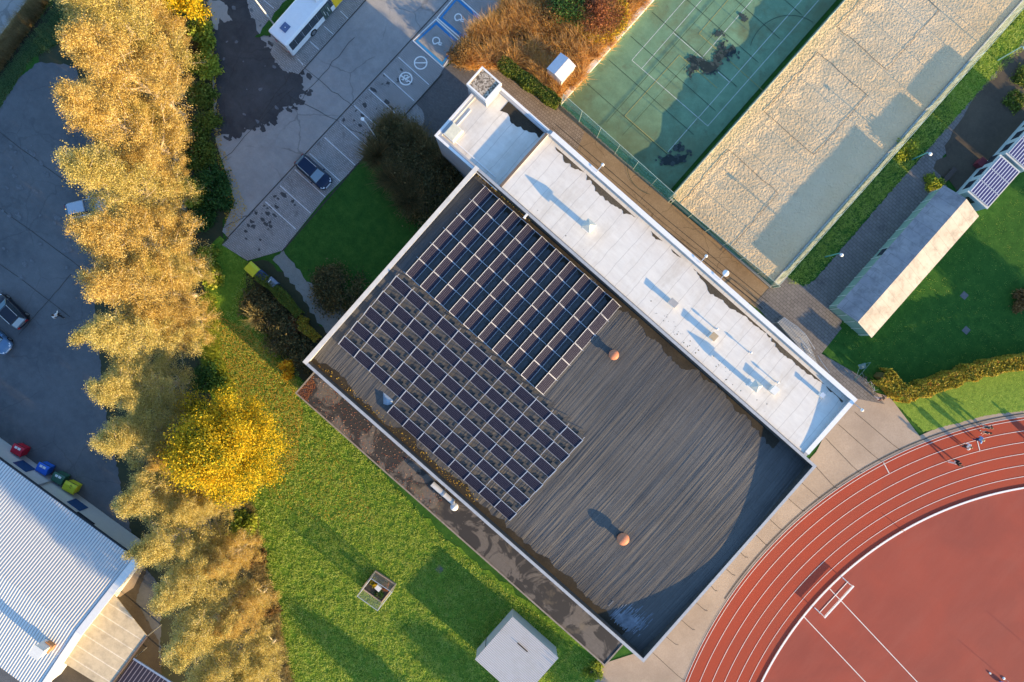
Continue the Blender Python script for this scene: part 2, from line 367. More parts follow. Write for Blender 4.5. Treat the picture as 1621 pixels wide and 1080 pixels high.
mb=MB(); strip(mb,[W(48,-6),W(0,56),W(-40,108)],.16,Z[3]); tag(mb.build('road_edge_line',WORN),kind='structure')
# blue accessible bays
mb=MB(); mw=MB()
def rect_line(c,off,w,mbx,z,closed=True):
    C=[W(*p) for p in c]; m=sum(C,Vector())/4
    P=[]
    for p in C:
        d=p-m; P.append(m+d*(1-off/ (d.length*.707)))
    strip(mbx,P,w,z,closed)
for c in [[(652,65),(702,109),(731,67),(690,29)],[(690,29),(733,66),(770,34),(722,-9)]]:
    rect_line(c,.38,.36,mb,Z[3]); rect_line(c,.1,.15,mw,Z[4])
tag(mb.build('blue_bay_border',BLUEP),kind='structure')
def arc(cx,cy,r,a0,a1,n=24): return [W(cx,cy)+Vector((math.cos(a),math.sin(a),0))*r for a in np.linspace(a0,a1,n)]
def sym(mbx,cx,cy,pts,w,z,s=1/14.4):
    # points given in photograph pixels round a centre
    strip(mbx,[W(cx+x,cy+y) for x,y in pts],w,z)
for cx,cy in [(691,67),(726,30)]:
    strip(mw,[W(cx+5.5*math.cos(a)-.5,cy+5.5*math.sin(a)-2) for a in np.linspace(2.3,6.9,16)],.13,Z[3])
    sym(mw,cx,cy,[(-5,3),(-1,3),(2,1),(4,4),(8,5)],.14,Z[4]); sym(mw,cx,cy,[(3,1),(9,2)],.12,Z[5])
for cx,cy in [(666,100),(642.5,125)]:
    strip(mw,[W(cx+9.8*math.cos(a),cy+9.8*math.sin(a)) for a in np.linspace(0,2*math.pi,33)[:-1]],.14,Z[3],True)
sym(mw,666,100,[(-9,0),(9,0)],.13,Z[4])
sym(mw,642.5,125,[(-8,-5),(8,6)],.13,Z[4]); sym(mw,642.5,125,[(-4,3),(-2,-5),(3,-5),(4,-1),(-1,1),(1,5),(6,4)],.11,Z[5]); sym(mw,642.5,125,[(-7,2),(7,-3)],.1,Z[6])
tag(mw.build('bay_symbols',WHITE),kind='structure')
# plaza between bays and buildings
sheet('plaza',[(702,109),(630,195),(600,230),(640,260),(740,330),(840,300),(900,190),(800,110),(760,98),(731,90)],Z[1],PAVD)
sheet('round_paving',[(646+26*math.cos(a),188+26*math.sin(a)) for a in np.linspace(0,6.1,24)],Z[2],PAV)
sheet('inner_lawn',[(447,397),(515,312),(565,262),(590,240),(640,262),(745,330),(560,520),(540,478),(505,448),(470,420)],Z[1],GR2)
sheet('gravel_path',[(432,412),(447,397),(462,412),(480,440),(500,452),(530,480),(560,500),(585,540),(545,560),(520,530),(500,505),(478,470),(458,440)],Z[3],GRAV,rough=.2)
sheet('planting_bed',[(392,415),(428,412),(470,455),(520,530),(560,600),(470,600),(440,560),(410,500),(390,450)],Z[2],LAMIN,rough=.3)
sheet('walkway',[(762,112),(792,96),(820,110),(890,178),(925,210),(905,260),(860,215)],Z[3],PAVB)
sheet('ochre_strip_ground',[(862,170),(890,168),(1060,318),(1225,452),(1260,490),(1215,500),(1100,420),(950,290),(850,205)],Z[2],STRIP,rough=.08)
mb=MB()
for o,wd in [(0,.07),(9,.05),(16,.12)]:
    strip(mb,[W(878-o*.5,196+o*.7),W(1052-o*.5,345+o*.7),W(1215-o*.5,478+o*.7)],wd,Z[4])
tag(mb.build('kerb_stones',JOINT),kind='structure')
sheet('ramp_ground',[(1195,480),(1225,448),(1245,438),(1290,465),(1332,520),(1300,560),(1370,600),(1400,640),(1300,620)],Z[3],PAVP)
sheet('side_lawn',[(1240,445),(1700,-70),(1800,-70),(1500,235),(1462,240),(1300,430),(1275,460)],Z[2],GR2,rough=.15)
sheet('upper_lawn',[(1500,150),(1640,0),(1800,-60),(1760,120),(1640,130),(1530,240)],Z[2],GR,rough=.3)
sheet('paved_path',[(1258,462),(1290,443),(1425,286),(1545,150),(1660,20),(1685,40),(1570,158),(1480,262),(1500,300),(1350,480),(1325,522)],Z[3],PAVP,rough=.1)
sheet('soil_ground',[(1545,150),(1590,100),(1650,50),(1700,120),(1640,260),(1520,310),(1478,268)],Z[4],SOIL,rough=.4)
sheet('right_lawn',[(1282,520),(1350,470),(1500,290),(1640,150),(2000,200),(2000,650),(1640,640),(1560,648),(1470,682),(1400,615)],Z[1],GR2)
sheet('track_lawn',[(1408,630),(1500,604),(1560,590),(1640,572),(1800,560),(1900,700),(1700,650),(1621,650),(1560,658),(1462,684)],Z[3],GRM,rough=.08)
# apron and track
TC=Vector((1708,1325))
def circ(r,a0,a1,n=160): return [(TC.x+r*math.cos(a),TC.y+r*math.sin(a)) for a in np.linspace(a0,a1,n)]
sheet('apron',[(1018,1030),(1160,860),(1292,715),(1345,610),(1408,628),(1455,690)]+circ(690,-1.85,-1.2,30)+[(2100,900),(1700,1600),(960,1600),(940,1055)],Z[2],APR)
sheet('track',circ(671,0,2*math.pi-.04),Z[4],TRK); sheet('infield',circ(559,0,2*math.pi-.04),Z[5],INF)
mb=MB()
for r,wd in [(671,.05),(666.5,.055),(649,.055),(631,.055),(613,.055),(595,.055),(577.5,.055)]:
    strip(mb,[W(*p) for p in circ(r,-math.pi*1.05,-.9,220)],wd,Z[6])
def radial(ang_pt,r0,r1):
    d=(Vector(ang_pt)-TC).normalized(); return [W(*(TC+d*r0)),W(*(TC+d*r1))]
strip(mb,radial((1402,740),650,669),.09,Z[6]); strip(mb,radial((1548,705),632,648),.09,Z[6])
strip(mb,[W(1272,976),W(1370,1080),W(1500,1215)],.09,Z[6]); strip(mb,[W(1313,932),W(1452,1080),W(1570,1205)],.09,Z[6])
tag(mb.build('track_lines',plain('track_line_paint',(.66,.62,.58),.7,var=.12,scale=2)),kind='structure')
mb=MB(); P=[W(*p) for p in circ(560,-math.pi*1.05,-.9,220)]
for i in range(len(P)-1):
    a,b=P[i],P[i+1]; d=(b-a).normalized(); n=Vector((-d.y,d.x,0))*.09
    mb.hexa([(*(a-n).xy,.05),(*(b-n).xy,.05),(*(b+n).xy,.05),(*(a+n).xy,.05)],[(*(a-n).xy,.19),(*(b-n).xy,.19),(*(b+n).xy,.19),(*(a+n).xy,.19)])
k=mb.build('track_kerb',WHITE); tag(k,'raised white kerb curving round the inside edge of the red running track','kerb')
# slab joints of the apron
mb=MB()
for x0,y0,x1,y1 in [(1352,652,1424,712),(1327,672,1394,730),(1307,694,1360,748),(1280,726,1322,772),(1266,762,1296,788),(1243,785,1270,808),(1214,818,1236,838),(1190,840,1212,862),(1165,868,1180,882),(1140,892,1160,910),(1118,918,1132,935),(1092,945,1116,966),(1066,970,1096,996),(1045,1000,1070,1020),(1030,1030,1080,1075)]:
    strip(mb,[W(x0,y0),W(x0+(x1-x0)*.8,y0+(y1-y0)*.82),W(x1,y1),W(x1+4,y1+.5)],.045,Z[4])
strip(mb,[W(*p) for p in circ(676,-2.55,-1.7,80)],.1,Z[4])
tag(mb.build('apron_joints',JOINT),kind='structure')
# court and sand
sheet('court',[(893,163),(1060,302),(1335,-12),(1800,-540),(1500,-560),(1030,0)],Z[4],CRT)
mb=MB()
for a,b in [((1000,96),(1120,200)),((1000,96),(1330,-280)),((1015,110),(1340,-262)),((1105,184+3),(1440,-195)),((1120,200),(1455,-180)),((1066,53),(1155,131)),((1112,91),(1230,-45)),((1057,241),(1103,188))]:
    strip(mb,[W(*a),W(*b)],.06,Z[5])
tag(mb.build('court_lines',plain('faded_court_line',(.5,.54,.48),.7,var=.3,scale=4)),kind='structure')
mb=MB()
for a,b in [((989,184),(1056,243)),((989,184),(1075,88)),((1075,88),(1135,140)),((1106,54),(1170,-20)),((1106,54),(1225,160))]: strip(mb,[W(*a),W(*b)],.07,Z[6])
tag(mb.build('court_ball_lines',YELP),kind='structure')
mb=MB()
for i in range(9):
    a=Vector((930,134))+Vector((34,-38))*i; strip(mb,[W(*a),W(*(a+Vector((134,118))))],.05,Z[7])
strip(mb,[W(960,194),W(1190,-66)],.04,Z[8]); strip(mb,[W(985,215),W(1215,-40)],.04,Z[8])
for a0,a1,c,r in [(3.5,5.2,(1040,262),3.3),(1.7,3.6,(1250,90),4.5)]: strip(mb,arc(c[0],c[1],r,a0,a1),.05,Z[8])
tag(mb.build('court_seams',plain('court_seam',(.03,.06,.045),.8)),kind='structure')
PUD=plain('wet_stain',(.02,.03,.028),.25,var=.2)
for pts in [[(1104,100),(1110,95),(1122,100),(1132,98),(1136,106),(1132,114),(1124,118),(1114,116),(1107,108)],[(1090,93),(1096,89),(1106,95),(1104,102),(1106,110),(1098,112),(1091,122),(1090,110),(1094,103)],[(1141,85),(1150,80),(1160,74),(1165,79),(1164,86),(1155,88),(1148,92),(1142,90)],[(1130,95),(1135,83),(1142,70),(1147,66),(1146,76),(1138,88),(1142,97),(1136,100)],[(1132,56),(1137,51),(1141,53),(1137,57)],[(1068,232),(1075,228),(1081,233),(1078,239),(1070,238)],[(1045,252),(1058,245),(1072,250),(1090,243),(1082,256),(1066,262),(1050,262)],[(1174,29),(1177,27),(1180,30),(1177,33)]]:
    sheet('wet_patch',pts,Z[9],PUD,rough=.1)
    cx=sum(p[0] for p in pts)/len(pts); cy=sum(p[1] for p in pts)/len(pts); mb=MB()
    for k in range(26):
        i=k%len(pts); blotch(mb,W(pts[i][0]+random.gauss(0,2.5),pts[i][1]+random.gauss(0,2.5)),random.uniform(.04,.2),Z[9]+.012+.00003*k,random)
    tag(mb.build('wet_spots',plain('damp_stain',(.04,.055,.05),.5,var=.2)),kind='structure')
# white retaining kerb west of the court
mb=MB(); a=W(889,164);b=W(1060,-28)
mb.prism([(a.x-.45,a.y-.1),(a.x+.1,a.y-.1),(b.x+.1,b.y+20),(b.x-.45,b.y+20)],0,.55)
tag(mb.build('court_retaining_wall',plain('pale_concrete',(.62,.6,.55),.8,var=.15,scale=1.5,bump=.02)),'long low white concrete wall between orange grasses and green court','wall')
# sand bed with real hummocks
def sandbed():
    a=W(1062,314); b=W(1222,447); x0,x1=a.x,b.x; y0=(a.y+b.y)/2; y1=y0+52; nx,ny=150,420
    xs=np.linspace(x0,x1,nx); ys=np.linspace(y0,y1,ny); X,Y=np.meshgrid(xs,ys); r=np.random.default_rng(3)
    Zz=np.zeros_like(X)
    for k in range(26):
        kx,ky=r.normal(size=2)*(.4+1.7*r.random()); Zz+=np.sin(kx*X+ky*Y+r.random()*7)*.004
    Zz+=.15
    v=np.stack([X,Y,Zz],-1).reshape(-1,3); i=np.arange(ny-1)[:,None]*nx+np.arange(nx-1)[None,:]
    f=np.stack([i,i+1,i+nx+1,i+nx],-1).reshape(-1,4)
    me=bpy.data.meshes.new('sand'); me.from_pydata(v.tolist(),[],f.tolist()); me.materials.append(SAND); me.polygons.foreach_set('use_smooth',[True]*len(f))
    o=bpy.data.objects.new('sand',me); col.objects.link(o); tag(o,kind='structure'); return x0,x1,y0,y1
SX0,SX1,SY0,SY1=sandbed()
mb=MB(); mb.box(SX0-.22,SX0-.02,SY0-.2,SY1,0,.3); mb.box(SX1+.02,SX1+.22,SY0-.2,SY1,0,.3); mb.box(SX0-.22,SX1+.22,SY0-.45,SY0-.22,0,.3)
tag(mb.build('sand_kerb',plain('grey_kerb',(.3,.3,.28),.85)),'low grey kerb framing the pit of pale sand','kerb')
# volleyball court tapes lying on the sand
ROPE=plain('dark_tape',(.17,.14,.11),.8); q=0
for cx,cy,lab in [(1150,320,'dark boundary tape of the volleyball court nearest the white roofed wing'),(1290,165,'dark boundary tape of the volleyball court in the middle of the sand'),(1405,30,'dark boundary tape of the volleyball court at the top edge of the sand')]:
    c=W(cx,cy); mb=MB(); P=[c+Vector((x,y,0)) for x,y in [(-3.6,-4.4),(3.6,-4.4),(3.6,4.4),(-3.6,4.4)]]
    P2=[]
    for i in range(4):
        for t in np.linspace(0,1,8)[:-1]: P2.append(P[i].lerp(P[(i+1)%4],t)+Vector((random.gauss(0,.05),random.gauss(0,.05),0)))
    for i in range(len(P2)): mb.bar(P2[i]+Vector((0,0,.2)),P2[(i+1)%len(P2)]+Vector((0,0,.2)),.035,.02)
    tag(mb.build('court_tape',ROPE),lab,'boundary tape')
# ------------------------------------------------------------------ buildings
def roofmat():
    """old black roofing felt in strips laid across the hall, wrinkled and dusty"""
    b=NB('roofing_felt'); n=b.noise(1.6,5,.65,co=b.map((2.2,.05,1)),dist=.08); n2=b.noise(1.3,6,.75,co=b.map((5.0,.22,1)),dist=.15); g=b.noise(.1,4,.6); s=b.noise(5,5,.8)
    c=b.mix(b.ramp(n,[(.3,0.),(.7,1.)]),(.064,.063,.063),(.096,.094,.092))
    c=b.mix(b.math('MULTIPLY',b.ramp(n2,[(.45,0.),(.72,1.)]),.45),c,(.148,.144,.139))
    c=b.mix(b.math('MULTIPLY',b.ramp(g,[(.42,0.),(.62,1.)]),.4),c,(.148,.143,.137))
    c=b.mix(b.math('MULTIPLY',b.ramp(s,[(.5,0.),(.75,1.)]),.3),c,(.045,.042,.04))
    br=b.n('ShaderNodeTexBrick',{'Vector':b.map(rot=(0,0,R(90))),'Scale':1.0,'Mortar Size':.014,'Brick Width':6.3,'Row Height':1.0,'Mortar Smooth':.3}).outputs['Fac']
    c=b.mix(b.math('MULTIPLY',br,.6),c,(.025,.024,.023))
    w1=b.noise(1.1,3,.5,co=b.map((1.5,.035,1)),dist=.18); w2=b.noise(1.4,3,.5,co=b.map((4.2,.05,1)),dist=.1); amp=b.ramp(b.noise(.07,2,.5),[(.38,.25),(.62,1.)])
    h=b.math('MULTIPLY',b.math('ADD',b.math('ADD',w1,b.math('MULTIPLY',w2,.4)),b.math('MULTIPLY',n2,.18)),amp)
    return b.fin(c,.9,b.bump(h,.85,.22),spec=.15)
FELT=roofmat()
def whiteroof(name,dirt=.5):
    b=NB(name); n=b.noise(1.2,6,.7,co=b.map((.5,1.6,1))); s=b.noise(.35,6,.75,co=b.map((1.4,.35,1))); f=b.noise(7,4,.7)
    c=b.mix(b.ramp(n,[(.3,0.),(.7,1.)]),(.62,.58,.52),(.72,.685,.62))
    c=b.mix(b.math('MULTIPLY',b.ramp(s,[(.5,0.),(.75,1.)]),dirt),c,(.5,.44,.36))
    x,y,z=b.sep()[0:3]; wob=b.math('MULTIPLY',b.noise(.5,3),.25); br=b.math('LESS_THAN',b.math('FRACT',b.math('ADD',b.math('MULTIPLY',x,.72),wob)),.045)
    c=b.mix(b.math('MULTIPLY',br,.45),c,(.35,.32,.29))
    return b.fin(c,.65,b.bump(b.noise(.8,4,.6),.25,.08),spec=.3)
WROOF=whiteroof('white_membrane',.75)
def annexmat():
    b=NB('stained_felt'); g=b.noise(.42,5,.6,dist=.7); f=b.noise(3,6,.75)
    c=b.mix(b.ramp(f,[(.3,0.),(.7,1.)]),(.12,.1,.085),(.16,.14,.12))
    c=b.mix(b.ramp(g,[(.44,0.),(.5,1.)]),c,(.04,.036,.034))
    c=b.mix(b.math('MULTIPLY',b.ramp(b.noise(.3,4),[(.6,0.),(.7,1.)]),.7),c,(.19,.15,.1))
    br=b.n('ShaderNodeTexBrick',{'Vector':b.co,'Scale':1.0,'Mortar Size':.015,'Brick Width':5.0,'Row Height':1.0}).outputs['Fac']
    c=b.mix(b.math('MULTIPLY',br,.3),c,(.03,.028,.026))
    return b.fin(c,.7,b.bump(f,.3,.02))
ANX=annexmat()
MOSSW=cracked('roof_moss',(.07,.058,.042),(.17,.14,.1),0,5,speck=.5)
COPE=plain('pale_coping',(.62,.585,.53),.6,var=.12,scale=1.5); STEEL=plain('galvanised_steel',(.5,.52,.55),.35,metal=.7,var=.12)
WALL=plain('render_wall',(.42,.42,.42),.85,var=.08,scale=.8,bump=.01); ALU=plain('aluminium',(.72,.73,.75),.35,metal=.55,var=.05)
DARKM=plain('dark_metal',(.03,.032,.036),.45,metal=.4); MOSSY=cracked('gutter_dirt',(.028,.024,.018),(.07,.055,.035),0,4,speck=.4)
GLASS=plain('window_glass',(.02,.03,.045),.08,var=.05,spec=.8)
# --- hall
HT=9.5; A=W(480,573,HT); C=W(1292,738,HT); HX0,HY0,HX1,HY1=A.x,A.y,C.x,C.y; HM=(HY0+HY1)/2; HW=(HY1-HY0)/2
def hz(y): return 9.2-1.05*(min(1,abs(y-HM)/HW))**1.7
hall=empty('sports_hall',(HX0,HY0,0),'large sports hall with a dark grey felt roof and pale parapet, carrying the solar arrays','building')
mb=MB(); T=.22
mb.box(HX0,HX0+T,HY0,HY1,0,HT-.06); mb.box(HX1-T,HX1,HY0,HY1,0,HT-.06); mb.box(HX0+T,HX1-T,HY0,HY0+T,0,HT-.06); mb.box(HX0+T,HX1-T,HY1-T,HY1,0,HT-.06)
mb.build('wall',WALL,hall)
mb=MB(); o=.05
mb.box(HX0-o,HX0+T+.18,HY0-o,HY1+o,HT-.058,HT); mb.build('coping',COPE,hall)
mb=MB(); mb.box(HX0+T+.182,HX1-T,HY0-o,HY0+T,HT-.058,HT-.003); mb.box(HX0+T+.182,HX1-T,HY1-T,HY1+o,HT-.058,HT-.003); mb.box(HX1-T+.002,HX1+o,HY0-o,HY1+o,HT-.058,HT-.001)
c=mb.build('coping',plain('zinc_coping',(.4,.41,.42),.5,metal=.2),hall); c['label']='grey metal coping along the other three roof edges'
mb=MB(); ny=60; nx=4
xs=[HX0+T+.01,HX0+12,HX0+30,HX1-T-.01]; ys=np.linspace(HY0+T+.01,HY1-T-.01,ny)
for j in range(ny):
    for x in xs: mb.v.append((x,ys[j],hz(ys[j])))
for j in range(ny-1):
    for i in range(nx-1): mb.f.append((j*nx+i,j*nx+i+1,(j+1)*nx+i+1,(j+1)*nx+i)); mb.m.append(0)
mb.build('roof',FELT,hall,smooth=True)
UPD=plain('dark_upstand',(.05,.048,.046),.9,var=.25,scale=2)  # dark lining on three inner parapet faces, the fourth left pale
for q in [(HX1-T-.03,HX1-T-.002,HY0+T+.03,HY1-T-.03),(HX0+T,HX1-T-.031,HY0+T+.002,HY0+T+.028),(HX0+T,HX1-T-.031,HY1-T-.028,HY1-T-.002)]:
    mb=MB(); mb.box(*q,8.0,HT-.06); mb.build('upstand',UPD,hall)
# dirt that has gathered along both eaves
def dirt_band(name,x0,x1,yin,sgn,w0,zf,parent,mat=MOSSY,seed=1,amp=.35,gap=0):
    r=random.Random(seed); mb=MB(); n=int((x1-x0)/.22); ph=[r.random()*7 for _ in range(6)]
    W8=[r.random() for _ in range(400)]; 
    def vn(x): i=int(math.floor(x))%390; f=x-math.floor(x); f=f*f*(3-2*f); return W8[i]*(1-f)+W8[i+1]*f
    def wd(x): x=x-x0; return max(.0,w0*((-.35 if gap else .25)+amp*(3.2 if gap else 2.2)*(vn(x*.33)*.55+vn(x*.9+50)*.3+vn(x*3.1+100)*.18+vn(x*7+200)*.1-.3)))
    vs=[];last=[wd(x0+i*(x1-x0)/n) for i in range(n+1)]
    for i in range(n+1):
        x=x0+i*(x1-x0)/n; y0_=yin; y1_=yin+sgn*last[i]; vs+= [(x,y0_,zf(y0_)+.02),(x,y1_,zf(y1_)+.012)]
    fs=[]
    for i in range(n):
        if gap and last[i]<.02 and last[i+1]<.02: continue
        q=(2*i,2*i+2,2*i+3,2*i+1); fs.append(q if sgn>0 else q[::-1])
    mb.add(vs,fs); return mb.build(name,mat,parent)
dirt_band('gutter_dirt',HX0+T+.02,HX1-T-2.5,HY0+T+.02,1,.75,hz,hall,seed=3,amp=1.)
dirt_band('gutter_dirt',HX0+T+.02,HX1-T-3.5,HY1-T-.02,-1,.95,hz,hall,seed=5,amp=1.)
# pale salt bloom in the shaded corner
mb=MB(); r=random.Random(9)
for k in range(240):
    t=r.random(); p=W(993+r.gauss(0,13),985+r.gauss(0,9),8.6); p.y=max(p.y,HY0+1.4) 
    L=r.uniform(.1,.55)*(1.3-.9*abs(r.gauss(0,.4))); ww=r.uniform(.012,.05); L=abs(L)+.05
    mb.quad((p.x-ww,p.y-L,hz(p.y-L)+.012+k*.0001),(p.x+ww,p.y-L,hz(p.y-L)+.012+k*.0001),(p.x+ww,p.y+L,hz(p.y+L)+.012+k*.0001),(p.x-ww,p.y+L,hz(p.y+L)+.012+k*.0001))
tag(mb.build('lime_bloom',plain('lime_bloom',(.17,.19,.22),.8,var=.4,scale=1.2),hall),kind='stuff')
# --- annex
AZ=3.0; a=W(467.5,622.5,AZ); b=W(957.5,1054,AZ); AX0,AY0,AX1=a.x,a.y,b.x
annex=empty('low_annex',(AX0,AY0,0),'low flat roofed annex with puddled dark felt running along the lawn side of the hall','building')
mb=MB(); mb.box(AX0,AX1,AY0,HY0-.002,0,AZ-.14); mb.build('wall',WALL,annex)
mb=MB(); mb.box(AX0+.12,AX1-.12,AY0+.12,HY0-.003,AZ-.139,AZ-.06); mb.build('roof',ANX,annex)
mb=MB(); mb.box(AX0-.03,AX1+.03,AY0-.03,AY0+.119,AZ-.139,AZ); mb.box(AX0-.03,AX0+.119,AY0+.12,HY0-.004,AZ-.139,AZ-.002); mb.box(AX1-.119,AX1+.03,AY0+.12,HY0-.004,AZ-.139,AZ-.002); mb.build('coping',plain('timber_coping',(.28,.24,.2),.7,var=.2),annex)
mb=MB(); q=W(700,845,AZ-.05)
for px,py in [(632,722),(640,738),(762,833),(845,930),(905,990),(700,780)]:
    p=W(px,py,AZ-.05); mb.box(p.x-.06,p.x+.06,HY0-1.8,HY0-.05,AZ-.058,AZ-.045)
mb.build('felt_patch',plain('pale_felt',(.14,.12,.105),.8,var=.2),annex)
# ventilation duct on the annex
a=W(684,766,3.6); b=W(727,803,3.6); dy=(a.y+b.y)/2
dt=empty('ventilation_duct',(a.x,dy,AZ),'white jointed ventilation duct with a round cowl lying on the annex roof','duct')
PVC=plain('grey_white_plastic',(.62,.62,.62),.5,var=.1)
mb=MB(); mb.tube([(a.x,dy,3.6),(a.x+1.55,dy,3.6)],.3,14); mb.build('pipe',PVC,dt,smooth=False)
mb=MB(); mb.tube([(a.x+1.62,dy,3.6),(a.x+2.9,dy,3.6)],.28,14); mb.build('pipe',PVC,dt)
mb=MB(); mb.tube([(a.x+1.5,dy,3.6),(a.x+1.7,dy,3.6)],.34,14); mb.tube([(a.x+2.85,dy,3.6),(a.x+2.95,dy,3.6)],.33,14); mb.build('flange',STEEL,dt)
c=W(719,803,3.7); mb=MB(); mb.lathe((c.x,c.y,AZ),[(.26,-.1),(.26,.55),(.42,.56),(.42,.62),(.3,.78),(.1,.9),(.01,.93)],18); mb.build('cowl',plain('pale_cowl',(.75,.77,.78),.4),dt,smooth=False)
mb=MB(); mb.bar((a.x+2.9,dy,3.55),(c.x,c.y,3.4),.3,.25); mb.build('elbow',PVC,dt)
mb=MB(); mb.box(a.x+.3,a.x+.4,dy-.25,dy+.25,AZ-.06,3.35); mb.box(a.x+2.3,a.x+2.4,dy-.25,dy+.25,AZ-.06,3.35); mb.build('bracket',DARKM,dt)
# --- long wing with the white roof
WT=9.45; WX0=W(795,290,WT).x; WX1=W(1357,632,WT).x; WY0=HY1+.06; WY1=W(870,205,WT).y; 
WY1=(WY1+W(1357,632,WT).y)/2
def wz(y): return 9.3-.62*((y-WY0)/(WY1-WY0))**1.5
wing=empty('white_roofed_wing',(WX0,WY0,0),'long narrow wing with a stained white membrane roof between the hall and the ball courts','building')
mb=MB(); t=.35
mb.box(WX0,WX1,WY0,WY1,0,8.4); mb.box(WX0,WX0+.2,WY0,WY1,8.4,9.3); mb.box(WX1-t,WX1,WY0,WY1,8.4,WT-.06); mb.box(WX0+.2,WX1-t,WY1-t,WY1,8.4,WT-.06)
mb.build('wall',WALL,wing)
mb=MB(); ys=np.linspace(WY0+.002,WY1-t-.002,14); xs=np.linspace(WX0+.2,WX1-t-.002,4); nx=4
for y in ys:
    for x in xs: mb.v.append((x,y,wz(y)))
for j in range(13):
    for i in range(3): mb.f.append((j*nx+i,j*nx+i+1,(j+1)*nx+i+1,(j+1)*nx+i)); mb.m.append(0)
mb.build('roof',WROOF,wing,smooth=True)
WCOPE=plain('white_coping',(.74,.73,.71),.5,var=.06)
mb=MB(); mb.box(WX0+.4,WX1+.05,WY1-t-.05,WY1+.06,WT-.058,WT); mb.box(WX1-t-.05,WX1+.05,WY0+.3,WY1-t-.052,WT-.058,WT-.002)
mb.build('coping',WCOPE,wing)
mb=MB(); mb.box(WX0-.06,WX0+.2,WY0+.02,WY1-.5,9.301,9.36); mb.build('edge_trim',plain('brown_trim',(.16,.12,.09),.6),wing)
mb=MB(); mb.box(WX0+.22,WX1-.4,WY0+.01,WY0+.08,9.3,9.44); mb.build('flashing',plain('grey_flashing',(.2,.2,.2),.6),wing)
dirt_band('gutter_dirt',WX0+1.0,WX1-9,WY1-t-.42,-1,.5,wz,wing,mat=MOSSW,seed=11,amp=1.15,gap=1)
dirt_band('gutter_dirt',WX1-9,WX1-.6,WY1-t-.45,-1,.3,wz,wing,mat=MOSSW,seed=14,amp=1.3,gap=1)
mb=MB(); r=random.Random(4)
for k in range(46):
    x=r.uniform(WX0+2,WX1-3); x= x if k<14 else WX0+20+r.random()*9; y=WY0+.4+abs(r.gauss(0,.5)); s=r.uniform(.02,.07)
    mb.lathe((x,y,wz(y)+.002),[(s,0),(s*.6,.012)],5)
tag(mb.build('moss_tuft',plain('brown_moss',(.16,.13,.07),.9),wing),kind='stuff')
# roof fittings on the wing
def wtop(px,py): p=W(px,py,9.1); return Vector((p.x,p.y,wz(max(WY0,min(WY1,p.y)))))
WM=plain('white_enamel',(.72,.71,.66),.4,var=.06); BRK=plain('brown_box',(.42,.32,.2),.7,var=.15)
def chimney(px,py,h,wd,lab):
    p=wtop(px,py); e=empty('chimney',p,lab,'chimney','capped chimneys on the white roof'); mb=MB(); s=wd/2
    mb.box(-s,s,-s,s,-.05,h); mb.build('flue',WM,e,local=True)
    mb=MB(); c=wd*.95; mb.hexa([(-c,-c,h+.12),(c,-c,h+.12),(c,c,h+.12),(-c,c,h+.12)],[(-.05,-.05,h+.75),(.05,-.05,h+.75),(.05,.05,h+.75),(-.05,.05,h+.75)])
    mb.build('cowl',plain('weathered_cowl',(.5,.52,.48),.5),e,local=True)
    mb=MB()
    for sx,sy in ((-s,-s),(s,-s),(s,s),(-s,s)): mb.box(sx*.9-.02,sx*.9+.02,sy*.9-.02,sy*.9+.02,h,h+.16)
    mb.build('cowl_strut',STEEL,e,local=True)
    mb=MB(); mb.box(-s-.12,s+.12,-s-.12,s+.12,-.06,.05); mb.build('flashing',WCOPE,e,local=True)
    return e
chimney(930,361,1.05,.55,'white pyramid cowled chimney alone on the white roof beside the upper solar array')
chimney(1189,610,1.1,.48,'weathered pyramid cowled chimney at the track end of the white roof, near low vents')
def ventbox(px,py,lx,ly,h,m,mt,lab):
    p=wtop(px,py); e=empty('roof_vent',p,lab,'roof vent','box vents on the white roof'); mb=MB()
    mb.box(-lx/2,lx/2,-ly/2,ly/2,-.05,h); mb.build('housing',m,e,local=True)
    mb=MB(); mb.box(-lx/2-.05,lx/2+.05,-ly/2-.05,ly/2+.05,h+.001,h+.06); mb.build('lid',mt,e,local=True)
    mb=MB(); 
    for k in range(4): mb.box(lx/2+.001,lx/2+.03,-ly/2+.05,ly/2-.05,.08+k*h*.22,.11+k*h*.22)
    mb.build('louvre',STEEL,e,local=True); return e
GV=plain('grey_vent',(.35,.34,.33),.6)
ventbox(1063,480,.75,.5,.62,WM,GV,'low vent box with a grey lid standing alone in the middle of the white roof')
ventbox(1126,533,.55,.6,.72,WM,BRK,'vent box with a tan brown lid on the white roof')
ventbox(1222,617,.55,.65,.68,WM,WM,'plain white square vent box beside the weathered chimney on the white roof')
ventbox(1299,625,.3,.35,.62,WM,plain('blue_grey_lid',(.4,.48,.58),.5),'smallest vent box, bluish lid, nearest the track end of the white roof')
def tpipe(px,py,h,lab):
    p=wtop(px,py); e=empty('vent_pipe',p,lab,'vent pipe','thin vent pipes on the white roof')
    mb=MB(); mb.tube([(0,0,-.05),(0,0,h)],.05,8); mb.build('pipe',PVC,e,local=True)
    mb=MB(); mb.lathe((0,0,h),[(.11,-.12),(.12,.02),(.02,.1)],10); mb.build('cap',PVC,e,local=True)
    mb=MB(); mb.box(-.3,.02,-.02,.02,h*.55,h*.55+.05); mb.build('stay',STEEL,e,local=True)
tpipe(1133,521,.62,'thin vent pipe with a stay beside the tan lidded vent box')
tpipe(1186,558,.62,'thin vent pipe standing by itself between the two groups of vents')
tpipe(1228,605,.62,'thin vent pipe close to the plain white vent box')
